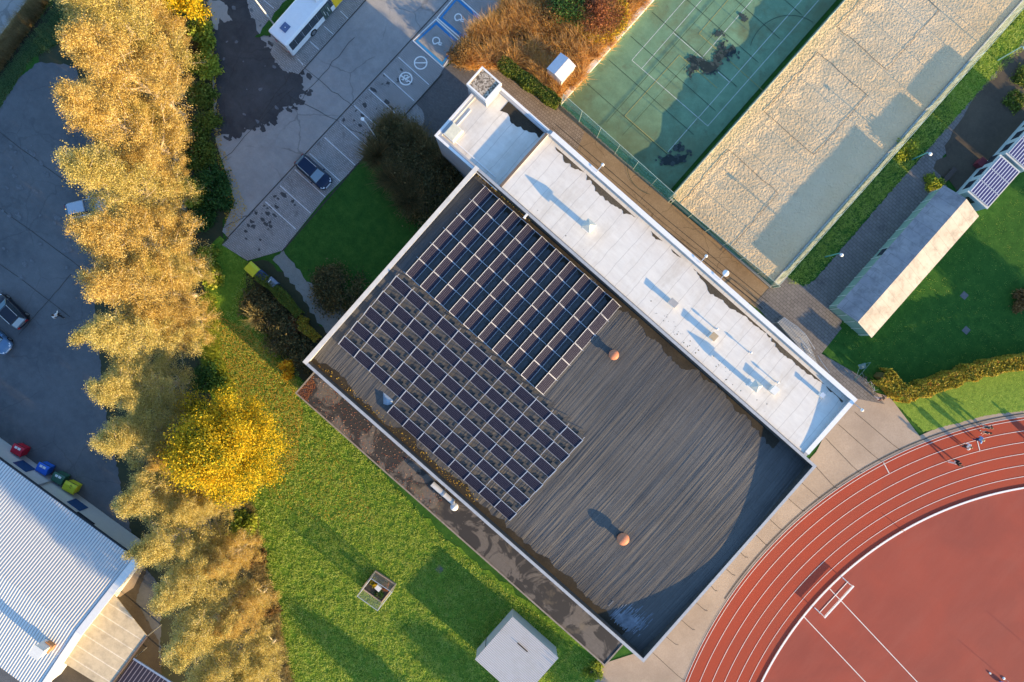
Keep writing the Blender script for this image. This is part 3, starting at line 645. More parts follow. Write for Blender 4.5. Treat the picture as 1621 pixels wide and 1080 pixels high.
# --- block with the lower white roof
BT=8.75; p0=W(688.5,214.7,BT); p1=W(867.8,203,BT); BX0,BY0,BX1,BY1=p0.x,p0.y,WX0-.07,p1.y; BY1=(BY1+W(800,146,BT).y)/2
block=empty('white_roofed_block',(BX0,BY0,0),'block with a lower white roof, mossy edge and gravel topped tower at its corner','building')
WALLB=plain('grey_wall',(.36,.37,.39),.85,var=.06,scale=.8)
mb=MB(); t=.45; BR=BT-.32
mb.box(BX0,BX1,BY0,BY1,0,BR-.01); mb.box(BX0,BX0+t,BY0,BY1,BR-.01,BT-.05); mb.box(BX0+t,BX1,BY0,BY0+t,BR-.01,BT-.05); mb.box(BX0+t,BX1,BY1-t,BY1,BR-.01,BT-.05)
mb.build('wall',WALLB,block)
mb=MB(); mb.box(BX0+t,BX1-.01,BY0+t,BY1-t,BR-.009,BR+.02); mb.build('roof',WROOF,block)
mb=MB(); mb.box(BX0-.05,BX0+.2,BY0-.05,BY1+.05,BT-.049,BT); mb.box(BX0+.201,BX1,BY0-.05,BY0+.2,BT-.049,BT-.002); mb.box(BX0+.201,BX1,BY1-.2,BY1+.05,BT-.049,BT-.002)
mb.box(BX0+.85,BX0+.95,BY0+.9,BY1-3.5,BR+.021,BR+.09); mb.box(BX0+.951,BX1-1,BY0+.85,BY0+.95,BR+.021,BR+.09)
mb.build('coping',WCOPE,block)
dirt_band('gutter_dirt',BX0+3.1,BX1-.3,BY1-t-.02,-1,1.25,lambda y:BR+.022,block,seed=21,amp=.8)
mb=MB(); p=W(719,212,BR); mb.box(p.x-.7,p.x+.55,p.y-.75,p.y+.75,BR+.021,BR+.4); mb.build('skylight_curb',WM,block)
mb=MB(); mb.box(p.x-.6,p.x+.45,p.y-.65,p.y+.65,BR+.401,BR+.52); mb.build('skylight',plain('milky_skylight',(.7,.66,.5),.3),block)
mb=MB(); p=W(706,254); mb.box(p.x,p.x+7,BY0-.06,BY0-.005,.35,.5); mb.build('base_trim',WCOPE,block)
TT=10.35; a=W(738.4,132.8,TT); b=W(793.4,132.8,TT); tb=MB(); TX0,TX1=a.x,b.x; TY1=W(763.9,105.3,TT).y; TY0=W(769,160.3,TT).y
tw=MB(); tw.box(TX0+.05,TX1-.05,TY0+.05,TY1-.05,0,TT-.2); tw.build('stair_tower',WALLB,block)
mb=MB(); 
for x0,x1,y0,y1 in [(TX0,TX0+.16,TY0,TY1),(TX1-.16,TX1,TY0,TY1),(TX0+.161,TX1-.161,TY0,TY0+.16),(TX0+.161,TX1-.161,TY1-.16,TY1)]: mb.box(x0,x1,y0,y1,TT-.6,TT)
mb.build('tower_fascia',WCOPE,block)
def pebbles():
    b=NB('pebble_gravel'); v=b.n('ShaderNodeTexVoronoi',{'Vector':b.co,'Scale':8.0}); c=b.ramp(b.n('ShaderNodeSeparateColor',{0:v.outputs['Color']}).outputs[0],[(.1,(.1,.08,.06)),(.5,(.3,.24,.18)),(.9,(.5,.43,.34))])
    return b.fin(c,.9,b.bump(v.outputs['Distance'],-.8,.08))
PEB=pebbles(); mb=MB(); mb.box(TX0+.161,TX1-.161,TY0+.161,TY1-.161,TT-.199,TT-.1); mb.build('gravel_bed',PEB,block)
# --- roof domes
TERR=plain('terracotta_dome',(.5,.19,.1),.6,var=.12,scale=4)
def dome(px,py,rr,h,lab):
    p=W(px,py,9.4); z=hz(p.y); e=empty('roof_dome',(p.x,p.y,z),lab,'roof dome','orange domes on the dark roof')
    mb=MB(); mb.lathe((0,0,0),[(rr*.62,-.1),(rr*.6,h-rr*.45)],20); mb.build('upstand',DARKM,e,local=True)
    mb=MB(); mb.lathe((0,0,h-rr*.5),[(rr,-.04),(rr,.02)]+[(max(.01,rr*math.cos(t)),.02+rr*.62*math.sin(t)) for t in np.linspace(.1,1.57,7)],22); mb.build('hood',TERR,e,local=True,smooth=True)
    mb=MB(); mb.lathe((0,0,.02),[(rr*.9,-.05),(rr*.8,.06)],20); mb.build('flashing',DARKM,e,local=True)
dome(972,562,.5,.75,'smaller orange dome beside the corner of the upper solar array')
dome(986,853,.6,.85,'larger orange dome standing alone on the bare dark roof')
# small mast at the hall edge
p=W(832,343,9.5); e=empty('roof_antenna',(p.x,p.y,hz(p.y)),'small cream T shaped antenna at the gutter next to the upper solar array','antenna')
mb=MB(); mb.tube([(0,0,-.1),(0,0,1.5)],.035,8); mb.build('mast',PVC,e,local=True)
mb=MB(); mb.box(-.1,.1,-.28,.28,1.5,1.62); mb.build('head',WM,e,local=True)
# crumpled tarpaulin
mb=MB(); P=[(606,621),(622,634),(620,640),(613,642),(606,640)]; r=random.Random(2); c=W(612,634,8.7)
pts=[W(*q,8.7) for q in P]
for i in range(len(pts)):
    a,b=pts[i],pts[(i+1)%len(pts)]; mb.add([(a.x,a.y,hz(a.y)+.03+.05*(i%2)),(b.x,b.y,hz(b.y)+.03+.05*((i+1)%2)),(c.x,c.y,hz(c.y)+.3)],[(0,1,2)])
tag(mb.build('tarpaulin',plain('blue_grey_tarp',(.3,.36,.42),.5,var=.2)),'crumpled blue grey tarpaulin in the notch of the lower solar array','tarpaulin')
# --- solar arrays
def pvmat():
    b=NB('solar_cells'); x,y,z=b.sep()[0:3]
    def lines(c,n,wd):
        f=b.math('FRACT',b.math('MULTIPLY',c,n)); return b.math('GREATER_THAN',b.math('ABSOLUTE',b.math('SUBTRACT',f,.5)),.5-wd)
    l=b.math('MAXIMUM',lines(x,6.25,.045),b.math('MULTIPLY',lines(y,6.25,.03),.0))
    cc=b.mix(l,(.014,.013,.028),(.15,.14,.16))
    return b.fin(cc,.45,spec=.15,coat=.0)
PV=pvmat(); FRAME=plain('panel_frame',(.52,.53,.55),.45,metal=.3,var=.04)
def make_panel(wx,ly,zlow,zhigh):
    """local: x across the slope 0..wx from high edge to low edge, y along the row"""
    mb=MB(); f=.026; th=.045
    def z(x): return zhigh+(zlow-zhigh)*x/wx
    def slab(x0,x1,y0,y1,up,m):
        mb.cm=m; mb.hexa([(x0,y0,z(x0)-th),(x1,y0,z(x1)-th),(x1,y1,z(x1)-th),(x0,y1,z(x0)-th)],[(x0,y0,z(x0)+up),(x1,y0,z(x1)+up),(x1,y1,z(x1)+up),(x0,y1,z(x0)+up)])
    slab(f*1.9,wx-f,f,ly-f,0,0); slab(0,f*1.9,0,ly,.008,1); slab(wx-f,wx,0,ly,.006,1); slab(f*1.9,wx-f,0,f,.004,1); slab(f*1.9,wx-f,ly-f,ly,.004,1)
    return mb
# upper array: rows across the hall, tilted toward the track end
arr=empty('solar_array',W(768,292,8.9),'solar array of ten rows with deep blue gaps, next to the white wing','solar array')
a=W(767.7,293,9.15); b=W(641.6,432,9.15); c=W(984,482,9.0); arr.location=(a.x,b.y,0)
LY=(a.y-b.y)/6; PX=(c.x-a.x-1.0)/9; PW=1.06
proto=None; PM=make_panel(PW,LY-.03,.0,.36)
for i in range(10):
    for j in range(6):
        y=b.y+j*LY; ym=y+LY/2; s=(hz(y+LY)-hz(y))/LY
        if proto is None: proto=o=PM.build('solar_panel',[PV,FRAME],arr,local=True)
        else: o=proto.copy(); col.objects.link(o)
        o.location=(a.x+i*PX-arr.location.x,y-arr.location.y,hz(y)+.16); o.rotation_euler=(math.atan(s),0,0)
def railrun(x0,x1,y,zo,w=.07):
    mb=MB(); mb.bar((x0,y,hz(y)+zo),(x1,y,hz(y)+zo),w,.06); return mb
for j in range(7):
    y=b.y+j*LY-.015; mb=railrun(a.x-.35,a.x+9*PX+PW+.15,y,.1,.05)
    for i in range(10):
        x=a.x+i*PX; z=hz(y); mb.bar((x+.02,y,z+.1),(x+.02,y,z+.5),.05,.05); mb.bar((x+PW,y,z+.1),(x+.02,y,z+.42),.04,.04)
        if i<9: mb.bar((x+PW,y,z+.19),(x+PX,y,z+.2),.05,.04)
    mb.build('rail',FRAME,arr)
mb=MB(); bl=random.Random(3)
for i in range(9):
    for j in range(6):
        mb=MB(); x=a.x+i*PX+PW+.1; y=b.y+(j+.5)*LY; mb.box(x+.15,x+.5,y-.45+bl.uniform(-.2,.2),y+.45,hz(y)-.05,hz(y)+.07)
        mb.build('ballast',plain('ballast_block',(.07,.075,.08),.8),arr)
for i in range(10):   # rear wind deflectors
    mb=MB()
    for j in range(6):
        x=a.x+i*PX; y=b.y+j*LY; y2=y+LY-.06; mb.quad((x-.16,y,hz(y)+.08),(x-.16,y2,hz(y2)+.08),(x-.01,y2,hz(y2)+.48),(x-.01,y,hz(y)+.48))
    mb.build('wind_deflector',DARKM,arr)
# lower array: rows along the hall, tilted toward the lawn
a=W(630,438,8.9); c=W(920,697,8.9); LX=(c.x-a.x)/12; e0=W(804,822,8.6); PY=(a.y-e0.y-1.05)/5
arr2=empty('solar_array',(a.x,e0.y,0),'solar array of six long rows with bare roof between, on the lawn side','solar array')
PM2=make_panel(PW,LX-.03,.0,.4); proto=None
def row_n(k): return (4,12) if k==5 else (0,12)
for k in range(6):
    yt=a.y-k*PY; n0,n1=row_n(k)
    zt=hz(yt); s=(hz(yt)-hz(yt-PW))/PW
    for i in range(n0,n1):
        if proto is None: proto=o=PM2.build('solar_panel',[PV,FRAME],arr2,local=True)
        else: o=proto.copy(); col.objects.link(o)
        # local x (high->low) points to -y ; local y points to +x
        o.rotation_euler=(0,0,R(-90)); o.location=(a.x+i*LX-arr2.location.x,yt-arr2.location.y,zt+.12)
        o.rotation_euler=Matrix.Rotation(R(-90),3,'Z').to_euler(); o.scale=(1,1,1)
for i in range(13):
    x=a.x+i*LX; mb=MB(); k1=6 if i>=4 else 5
    y0=a.y+.3; y1=a.y-(k1-1)*PY-PW
    P=[(x-.015,y,hz(y)+.09) for y in np.linspace(y0,y1,14)]
    for q in range(13): mb.bar(P[q],P[q+1],.055,.05)
    for k in range(k1):
        yt=a.y-k*PY; z=hz(yt); mb.bar((x-.015,yt-.02,z+.05),(x-.015,yt-.02,z+.5),.07,.06); mb.bar((x-.015,yt-PW,z+.15),(x-.015,yt-.02,z+.53),.07,.06)
    mb.build('rail',FRAME,arr2)
mb=MB(); mc=MB()
for k in range(6):
    yt=a.y-k*PY; n0,n1=row_n(k)
    for i in range(n0,n1):
        x=a.x+i*LX; z=hz(yt); mb=MB(); mc=MB()
        mb.box(x+LX-.75,x+LX-.15,yt+.02,yt+.34,z-.05,z+.16)
        mc.bar((x+LX*.25,yt+.0,z+.48),(x+LX*.9,yt+PY-PW-.05,z+.12),.04,.04)
        mb.build('ballast',plain('ballast_block',(.07,.075,.08),.8),arr2); mc.build('brace',DARKM,arr2)
# ------------------------------------------------------------------ sheds and small buildings
def corr(name,c,c2,axis,period=.16,rust=.2):
    b=NB(name); x,y,z=b.sep()[0:3]; u=x if axis=='x' else y
    s=b.math('SINE',b.math('MULTIPLY',u,2*math.pi/period)); n=b.noise(.5,6,.75)
    cc=b.mix(b.ramp(b.math('MULTIPLY_ADD',s,.5,.5),[(0.,1.),(.45,0.)]),c,c2); cc=b.mix(b.math('MULTIPLY',b.ramp(n,[(.5,0.),(.75,1.)]),rust),cc,(.3,.27,.22))
    return b.fin(cc,.5,b.bump(s,.6,.03),spec=.4)
# green shed with a long ridge
GREENW=plain('pale_green_cladding',(.2,.33,.27),.7,var=.08,scale=2)
SLAB=None
def slabmat(name,c1,c2):
    b=NB(name); n=b.noise(.9,7,.75,dist=.3); g=b.noise(.3,4)
    br=b.n('ShaderNodeTexBrick',{'Vector':b.map(rot=(0,0,0)),'Scale':1.0,'Mortar Size':.015,'Brick Width':12.0,'Row Height':1.12}).outputs['Fac']
    c=b.mix(b.ramp(g,[(.35,0.),(.65,1.)]),c1,c2); c=b.mix(b.math('MULTIPLY',b.ramp(n,[(.45,0.),(.7,1.)]),.75),c,tuple(x*.5 for x in c1))
    c=b.mix(b.math('MULTIPLY',br,.6),c,tuple(x*.35 for x in c1)); return b.fin(c,.8,b.bump(n,.2,.03))
SHR=slabmat('shed_sheeting',(.42,.37,.31),(.52,.47,.4))
a=W(1325,485,2.4); b=W(1493,292,2.4); c=W(1380,535,2.4); rd=W(1358,510,3.2); X0,X1,Y0,Y1,XR=a.x,c.x,min(a.y,c.y),b.y,rd.x
sh=empty('storage_shed',(X0,Y0,0),'long pale green storage shed with a stained slab roof, one slope sunlit','shed')
mb=MB(); mb.box(X0+.15,X1-.15,Y0+.15,Y1-.15,0,2.3); mb.add([(X0+.15,Y0+.15,2.3),(X1-.15,Y0+.15,2.3),(XR,Y0+.15,3.1),(X0+.15,Y1-.15,2.3),(X1-.15,Y1-.15,2.3),(XR,Y1-.15,3.1)],[(0,1,2),(5,4,3),(0,2,5,3),(1,4,5,2)]); mb.build('wall',GREENW,sh)
mb=MB(); mb.hexa([(X0,Y0,2.3),(XR,Y0,3.15),(XR,Y1,3.15),(X0,Y1,2.3)],[(X0,Y0,2.37),(XR,Y0,3.22),(XR,Y1,3.22),(X0,Y1,2.37)]); o=mb.build('roof_slope',slabmat('shade_toned_sheeting',(.25,.24,.255),(.34,.32,.32)),sh); o['label']='shaded roof slope with brown stains, shade deepened in its colour'  # same sheeting in darker tones, the slope's shade put into the colour
mb=MB(); mb.hexa([(XR+.001,Y0,3.15),(X1,Y0,2.3),(X1,Y1,2.3),(XR+.001,Y1,3.15)],[(XR+.001,Y0,3.22),(X1,Y0,2.37),(X1,Y1,2.37),(XR+.001,Y1,3.22)]); mb.build('roof_slope',SHR,sh)
mb=MB(); 
BAT=plain('pale_batten',(.55,.65,.6),.6)
for k in range(13): mb=MB(); y=Y0+.4+k*(Y1-Y0-.8)/12; mb.box(X0+.09,X0+.15,y-.03,y+.03,0,2.29); mb.build('cladding_batten',BAT,sh)
for k in range(5): mb=MB(); x=X0+.4+k*(X1-X0-.8)/4; mb.box(x-.03,x+.03,Y0+.09,Y0+.15,0,2.29); mb.build('cladding_batten',BAT,sh)
mb=MB(); mb.box(X0+.08,X0+.149,Y0+7.6,Y0+8.5,.9,1.8); mb.build('window',GLASS,sh)
# flat panelled buildings with solar panels, partly outside the picture
TEAL=plain('pale_blue_cladding',(.36,.46,.48),.7,var=.06)
def unit(corners,h,lab,panelrect):
    P=[W(x,y,h) for x,y in corners]; x0=min(p.x for p in P);x1=max(p.x for p in P);y0=min(p.y for p in P);y1=max(p.y for p in P)
    e=empty('cabin_building',(x0,y0,0),lab,'cabin','cabins with solar panels on top')
    mb=MB(); mb.box(x0,x1,y0,y1,0,h-.12); mb.build('wall',TEAL,e)
    mb=MB(); mb.box(x0-.08,x1+.08,y0-.08,y1+.08,h-.119,h-.02); mb.build('roof',plain('cream_roof_edge',(.6,.6,.56),.6),e)
    mb=MB()
    for k in range(3): mb=MB(); mb.box(x0-.03,x0-.002,y0+.8+k*1.8,y0+1.9+k*1.8,1.0,2.2); mb.build('window',GLASS,e)
    mb=MB(); mb.box(x0+.6,x0+1.5,y0-.03,y0-.002,.3,2.1); mb.build('door',GLASS,e)
    n=3; ly=(y1-y0-.2)/n
    for k in range(n):
        mb=MB(); f=.04; X=[x0+.05,x1-.05]; Yv=[y0+.1+k*ly,y0+.1+(k+1)*ly-.03]
        mb.cm=0; mb.box(X[0]+f,X[1]-f,Yv[0]+f,Yv[1]-f,h+.05,h+.1); mb.cm=1
        for q in [(X[0],X[1],Yv[0],Yv[0]+f),(X[0],X[1],Yv[1]-f,Yv[1]),(X[0],X[0]+f,Yv[0]+f,Yv[1]-f),(X[1]-f,X[1],Yv[0]+f,Yv[1]-f)]: mb.box(*q,h+.04,h+.112)
        mb.build('solar_panel',[PV2,FRAME],e)
def pv2():
    b=NB('solar_cells_wide'); x,y,z=b.sep()[0:3]; f=b.math('FRACT',b.math('MULTIPLY',x,3.2)); l=b.math('GREATER_THAN',b.math('ABSOLUTE',b.math('SUBTRACT',f,.5)),.37)
    return b.fin(b.mix(l,(.05,.05,.14),(.62,.64,.7)),.4,spec=.2)
PV2=pv2()
unit([(1586.6,248),(1613,273),(1561,327.5),(1534,303)],2.8,'cabin with a striped solar roof next to the end of the green storage shed',None)
unit([(1594,243),(1624,270),(1690,196),(1660,169)],2.8,'cabin with a striped solar roof cut off by the right edge of the picture',None)
e=empty('low_bench',W(1470,300),'long low dark bench in the shaded corner beside the green shed','bench'); p=W(1497,281)
mb=MB(); mb.box(p.x-.25,p.x+.25,p.y-1.2,p.y+1.2,.42,.48); mb.build('seat',plain('dark_timber',(.08,.06,.05),.8),e)
for s in (-1,1): mb=MB(); mb.box(p.x-.2,p.x+.2,p.y+s*.9-.06,p.y+s*.9+.06,0,.42); mb.build('leg',DARKM,e)
p=W(1548,262); mb=MB(); mb.box(p.x-.5,p.x+.5,p.y-.4,p.y+.4,0,.9); mb.box(p.x-.55,p.x+.55,p.y-.45,p.y+.45,.9,.97); tag(mb.build('storage_box',plain('dark_red_box',(.15,.03,.04),.6)),'dark red box standing in shade against the pale blue cabin','box')
# little gabled hut among the orange grasses
a=W(866,107,2.4); b=W(887.5,84,2.4); c=W(911,102.5,2.4); d=W(890,132,2.4); x0,x1=(a.x+b.x)/2,(c.x+d.x)/2; y0,y1=(a.y+d.y)/2,(b.y+c.y)/2; ym=(y0+y1)/2
hut=empty('garden_hut',(x0,y0,0),'small white hut with a shallow ridged roof among orange grasses beside the green court','hut')
HUTW=plain('white_boards',(.7,.68,.66),.6,var=.06)
ym2=(x0+x1)/2
mb=MB(); mb.box(x0+.08,x1-.08,y0+.08,y1-.08,0,2.3); mb.build('wall',HUTW,hut)
mb=MB(); mb.hexa([(x0,y0,2.301),(ym2-.002,y0,2.6),(ym2-.002,y1,2.6),(x0,y1,2.301)],[(x0,y0,2.36),(ym2-.002,y0,2.66),(ym2-.002,y1,2.66),(x0,y1,2.36)]); mb.hexa([(ym2+.02,y0,2.59),(x1,y0,2.301),(x1,y1,2.301),(ym2+.02,y1,2.59)],[(ym2+.02,y0,2.65),(x1,y0,2.36),(x1,y1,2.36),(ym2+.02,y1,2.65)]); mb.build('roof',plain('pale_metal_roof',(.62,.6,.64),.5,var=.08),hut)
mb=MB(); mb.box(ym2+.3,x1-.3,y0+.05,y0+.079,.1,2.0); mb.build('door',HUTW,hut)
p=W(868,160); mb=MB(); mb.box(p.x-.25,p.x+.25,p.y-.3,p.y+.3,0,1.1); mb.box(p.x-.3,p.x+.3,p.y-.35,p.y+.35,1.1,1.16); tag(mb.build('utility_cabinet',plain('grey_cabinet',(.5,.48,.44),.6)),'small grey utility cabinet at the foot of the orange grasses near the court corner','cabinet')
# corrugated shed on the big lawn
h=2.7; a=W(813,966,h); C0=W(750,1044,h); D0=W(884,1036,h)
x0=(C0.x+W(813,979,h).x)/2; y1=(W(813,979,h).y+W(884,1042,h).y)/2; x1=W(884,1042,h).x; y0=C0.y; 
x0=W(813,979,h).x; 
x0=(W(750,1044,h).x+W(813,979,h).x)/2
gs=empty('garden_shed',(x0,y0,0),'corrugated white shed standing on the big lawn near the annex, casting a long shadow','shed')
mb=MB(); mb.box(x0+.06,x1-.06,y0+.06,y1-.06,0,h-.32); 
mb.build('wall',plain('pale_sheet_wall',(.6,.64,.68),.5,var=.06),gs)
CS=corr('white_corrugated',(.55,.53,.51),(.44,.42,.42),'y',.2,.3); mb=MB(); xm=(x0+x1)/2
mb.hexa([(x0,y0,h-.3),(x1,y0,h-.1),(x1,y1,h-.1),(x0,y1,h-.3)],[(x0,y0,h-.22),(x1,y0,h),(x1,y1,h),(x0,y1,h-.22)]); mb.build('roof',CS,gs)
mb=MB(); yy=y0+(y1-y0)*.72; mb.box(x0+2.2,x0+3.6,yy-.05,yy+.05,h-.12,h+.005+.02); mb.build('roof_slot',DARKM,gs)
mb=MB(); mb.box(x0+.02,x0+.059,y0+1.6,y0+1.66,0,2.3); mb.build('wall_seam',DARKM,gs)
# warehouse at lower left, not square with the rest
def pq(x,y,h): return W(x,y,h)
wh=empty('warehouse',W(120,900),'pale corrugated warehouse with blue windows in its white side wall, cut off by the corner','building')
eh=3.9; ridge=5.2
E1=pq(-160,612,eh); E2=pq(215,885,eh); d=(E2-E1).normalized(); n=Vector((-d.y,d.x,0)); n=n if (pq(60,1080,eh)-E2).dot(n)>0 else -n
L=(E2-E1).length; wd=(pq(45,1090,eh)-E2).dot(n); 
whw=abs(wd)
def wp(s,t,z): q=E1+d*s+n*t; return Vector((q.x,q.y,z))
BLW=plain('warehouse_wall',(.5,.52,.54),.8,var=.05)
mb=MB(); mb.hexa([wp(0,.25,0),wp(L-.2,.25,0),wp(L-.2,whw-.25,0),wp(0,whw-.25,0)],[wp(0,.25,eh-.15),wp(L-.2,.25,eh-.15),wp(L-.2,whw-.25,eh-.15),wp(0,whw-.25,eh-.15)])
mb.add([wp(L-.2,.25,eh-.15),wp(L-.2,whw-.25,eh-.15),wp(L-.2,whw/2,ridge-.2)],[(0,1,2)]); mb.build('wall',BLW,wh)
def corrw():
    b=NB('warehouse_sheet'); ang=math.atan2(d.y,d.x); co=b.map(rot=(0,0,-ang)); x,y,z=b.sep(co)[0:3]
    s=b.math('SINE',b.math('MULTIPLY',x,2*math.pi/.3)); g=b.noise(.5,6,.75)
    cc=b.mix(b.ramp(b.math('MULTIPLY_ADD',s,.5,.5),[(0.1,1.),(.5,0.)]),(.66,.65,.63),(.3,.3,.31)); cc=b.mix(b.math('MULTIPLY',b.ramp(g,[(.55,0.),(.75,1.)]),.4),cc,(.38,.42,.44))
    return b.fin(cc,.5,b.bump(s,.5,.04),spec=.3)
CW=corrw()
mb=MB(); mb.hexa([wp(0,0,eh-.14),wp(L,0,eh-.14),wp(L,whw/2-.002,ridge-.06),wp(0,whw/2-.002,ridge-.06)],[wp(0,0,eh-.06),wp(L,0,eh-.06),wp(L,whw/2-.002,ridge),wp(0,whw/2-.002,ridge)]); mb.build('roof_slope',CW,wh)
mb=MB(); mb.hexa([wp(0,whw/2+.002,ridge-.06),wp(L,whw/2+.002,ridge-.06),wp(L,whw,eh-.14),wp(0,whw,eh-.14)],[wp(0,whw/2+.002,ridge),wp(L,whw/2+.002,ridge),wp(L,whw,eh-.06),wp(0,whw,eh-.06)]); mb.build('roof_slope',CW,wh)
mb=MB(); mb.bar(wp(0,-.1,eh-.12),wp(L,-.1,eh-.12),.18,.14); mb.build('gutter',DARKM,wh)
mb=MB(); 
for k in range(10):
    t0=whw*k/10; t1=whw*(k+1)/10; zz=lambda t:(eh-.05+(ridge-eh)*(1-abs(t-whw/2)/(whw/2)))
    a_,b_=wp(L+.12,t0,zz(t0)+.06),wp(L+.12,t1,zz(t1)+.06); mb.bar(a_,b_,.75,.1)
mb.build('verge_flashing',plain('bright_verge',(.8,.79,.76),.5,var=.04),wh)
mb=MB()
def wwin(px,py,w_,z0,z1):
    q=pq(px,py,(z0+z1)/2); s=(q-E1).dot(d); mb.hexa([wp(s-w_/2,.2,z0),wp(s+w_/2,.2,z0),wp(s+w_/2,.248,z0),wp(s-w_/2,.248,z0)],[wp(s-w_/2,.2,z1),wp(s+w_/2,.2,z1),wp(s+w_/2,.248,z1),wp(s-w_/2,.248,z1)])
for q in [(42,733,1.7,1.0,2.5),(126,795,1.7,1.0,2.5),(-40,675,1.7,1.0,2.5)]: 
    mb=MB(); wwin(*q); mb.build('window',plain('blue_window',(.02,.07,.2),.15,spec=.8),wh)
mb=MB(); wwin(137,818,2.2,2.7,3.15); mb.build('window',GLASS,wh)
mb=MB(); q=pq(70,758,3); s=(q-E1).dot(d); mb.bar(wp(s,.15,0),wp(s,.15,3.7),.1,.1); mb.build('downpipe',STEEL,wh)
# roof boxes
def rbox(px,py,z,sx,sy,h,m,nm,lab,cat):
    p=W(px,py,z+h); rz=math.atan2(d.y,d.x); e=empty(nm,(p.x,p.y,z),lab,cat,None,rz); mb=MB(); mb.box(-sx/2,sx/2,-sy/2,sy/2,-.3,h); mb.build('housing',m,e,local=True)
    mb=MB(); mb.box(-sx/2-.08,sx/2+.08,-sy/2-.08,sy/2+.08,h+.001,h+.08); mb.build('cap',m,e,local=True); return e
rbox(58,1033,4.5,1.0,1.0,1.9,WM,'roof_chimney','square white chimney box on the warehouse roof with a long shadow','chimney')
rbox(75,1025,4.5,.8,.75,.8,plain('rusty_orange',(.5,.24,.1),.7,var=.2),'roof_vent','rusty orange box on the warehouse roof touching the white chimney','roof vent')
# translucent canopy beside the warehouse
b_=NB('canopy_sheet'); ang=math.atan2(d.y,d.x); co=b_.map(rot=(0,0,-ang)); nn=b_.noise(1.2,6,.75,co=b_.map((1,1,1),rot=(0,0,-ang)))
xx,yy,zz_=b_.sep(co)[0:3]
fr=b_.math('FRACT',b_.math('MULTIPLY',yy,.72)); cc=b_.mix(b_.ramp(fr,[(0.,1.),(.1,0.)]),(.52,.44,.31),(.8,.75,.64)); cc=b_.mix(b_.math('MULTIPLY',b_.ramp(nn,[(.42,0.),(.7,1.)]),.65),cc,(.26,.22,.16))
CAN=b_.fin(cc,.6,b_.bump(fr,.3,.05))
cn=empty('lean_to_canopy',W(170,990),'stained beige canopy of wide sheets leaning against the warehouse end','canopy')
hh=3.1; P=[pq(178,938,hh+.3),pq(233,1007,hh-.2),pq(170,1092,hh-.2),pq(95,1046,hh+.3)]
mb=MB(); mb.hexa([p-Vector((0,0,.07)) for p in P],P); mb.build('roof',CAN,cn)
mb=MB(); mb.bar(P[1]+Vector((0,0,.02)),P[2]+Vector((0,0,.02)),.16,.12); mb.build('edge_beam',plain('brown_beam',(.14,.1,.08),.7),cn)
for i in (1,2): mb=MB(); q=P[i]; mb.tube([(q.x,q.y,0),(q.x,q.y,hh-.3)],.07,8); mb.build('post',STEEL,cn)
cn2=empty('ribbed_canopy',W(240,1075),'dark ribbed metal canopy half under the trees at the bottom edge','canopy')
RIB=corrw; b_=NB('dark_ribs'); co=b_.map(rot=(0,0,-ang)); xx,yy,zz_=b_.sep(co)[0:3]; fr=b_.math('FRACT',b_.math('MULTIPLY',xx,2.4)); DR=b_.fin(b_.mix(b_.ramp(fr,[(0.,1.),(.12,1.),(.2,0.)]),(.035,.025,.035),(.3,.25,.26)),.5,b_.bump(fr,.4,.05))
P=[pq(212,1042,2.6),pq(300,1098,2.6),pq(250,1160,2.4),pq(165,1105,2.4)]; mb=MB(); mb.hexa([p-Vector((0,0,.07)) for p in P],P); mb.build('roof',DR,cn2)
mb=MB(); mb.bar(P[0]+Vector((0,0,.05)),P[1]+Vector((0,0,.05)),.2,.14); mb.build('ridge_pipe',STEEL,cn2)
for i in (0,1,2,3): mb=MB(); q=P[i]; mb.tube([(q.x,q.y,0),(q.x,q.y,2.3)],.06,8); mb.build('post',STEEL,cn2)
sheet('concrete_slab',[(178,936),(214,880),(238,878),(212,930),(190,945)],Z[5],APR)
sheet('yard',[(175,940),(215,880),(240,880),(215,950),(250,1010),(260,1100),(60,1120),(60,1030)],Z[4],SOIL,rough=.1)
# ------------------------------------------------------------------ bins
def make_bin(wx,wy,h,colr,lab,loc,rz,grp):
    m=plain('bin_'+lab.split()[0],colr,.5,var=.08); e=empty('waste_bin',loc,lab,'waste bin',grp,rz)
    mb=MB(); k=.86; mb.hexa([(-wx/2*k,-wy/2*k,.15),(wx/2*k,-wy/2*k,.15),(wx/2*k,wy/2*k,.15),(-wx/2*k,wy/2*k,.15)],[(-wx/2,-wy/2,h),(wx/2,-wy/2,h),(wx/2,wy/2,h),(-wx/2,wy/2,h)]); mb.build('body',m,e,local=True,bevel=.03)
    mb=MB(); mb.hexa([(-wx/2-.04,-wy/2-.05,h+.005),(wx/2+.04,-wy/2-.05,h+.005),(wx/2+.04,wy/2+.05,h+.005),(-wx/2-.04,wy/2+.05,h+.005)],[(-wx/2,-wy/2*.7,h+.14),(wx/2,-wy/2*.7,h+.14),(wx/2,wy/2*.5,h+.2),(-wx/2,wy/2*.5,h+.2)]); mb.build('lid',m,e,local=True,bevel=.02)
    mb=MB(); mb.tube([(-wx/2,wy/2+.1,h+.02),(wx/2,wy/2+.1,h+.02)],.03,6); mb.build('handle',DARKM,e,local=True)
    for sx in (-1,1):
        mb=MB(); mb.tube([(sx*wx/2*.7-.03,wy/2*.7,.1),(sx*wx/2*.7+.03,wy/2*.7,.1)],.1,10); mb.build('wheel',DARKM,e,local=True)
    return e
rw=math.atan2(d.y,d.x)
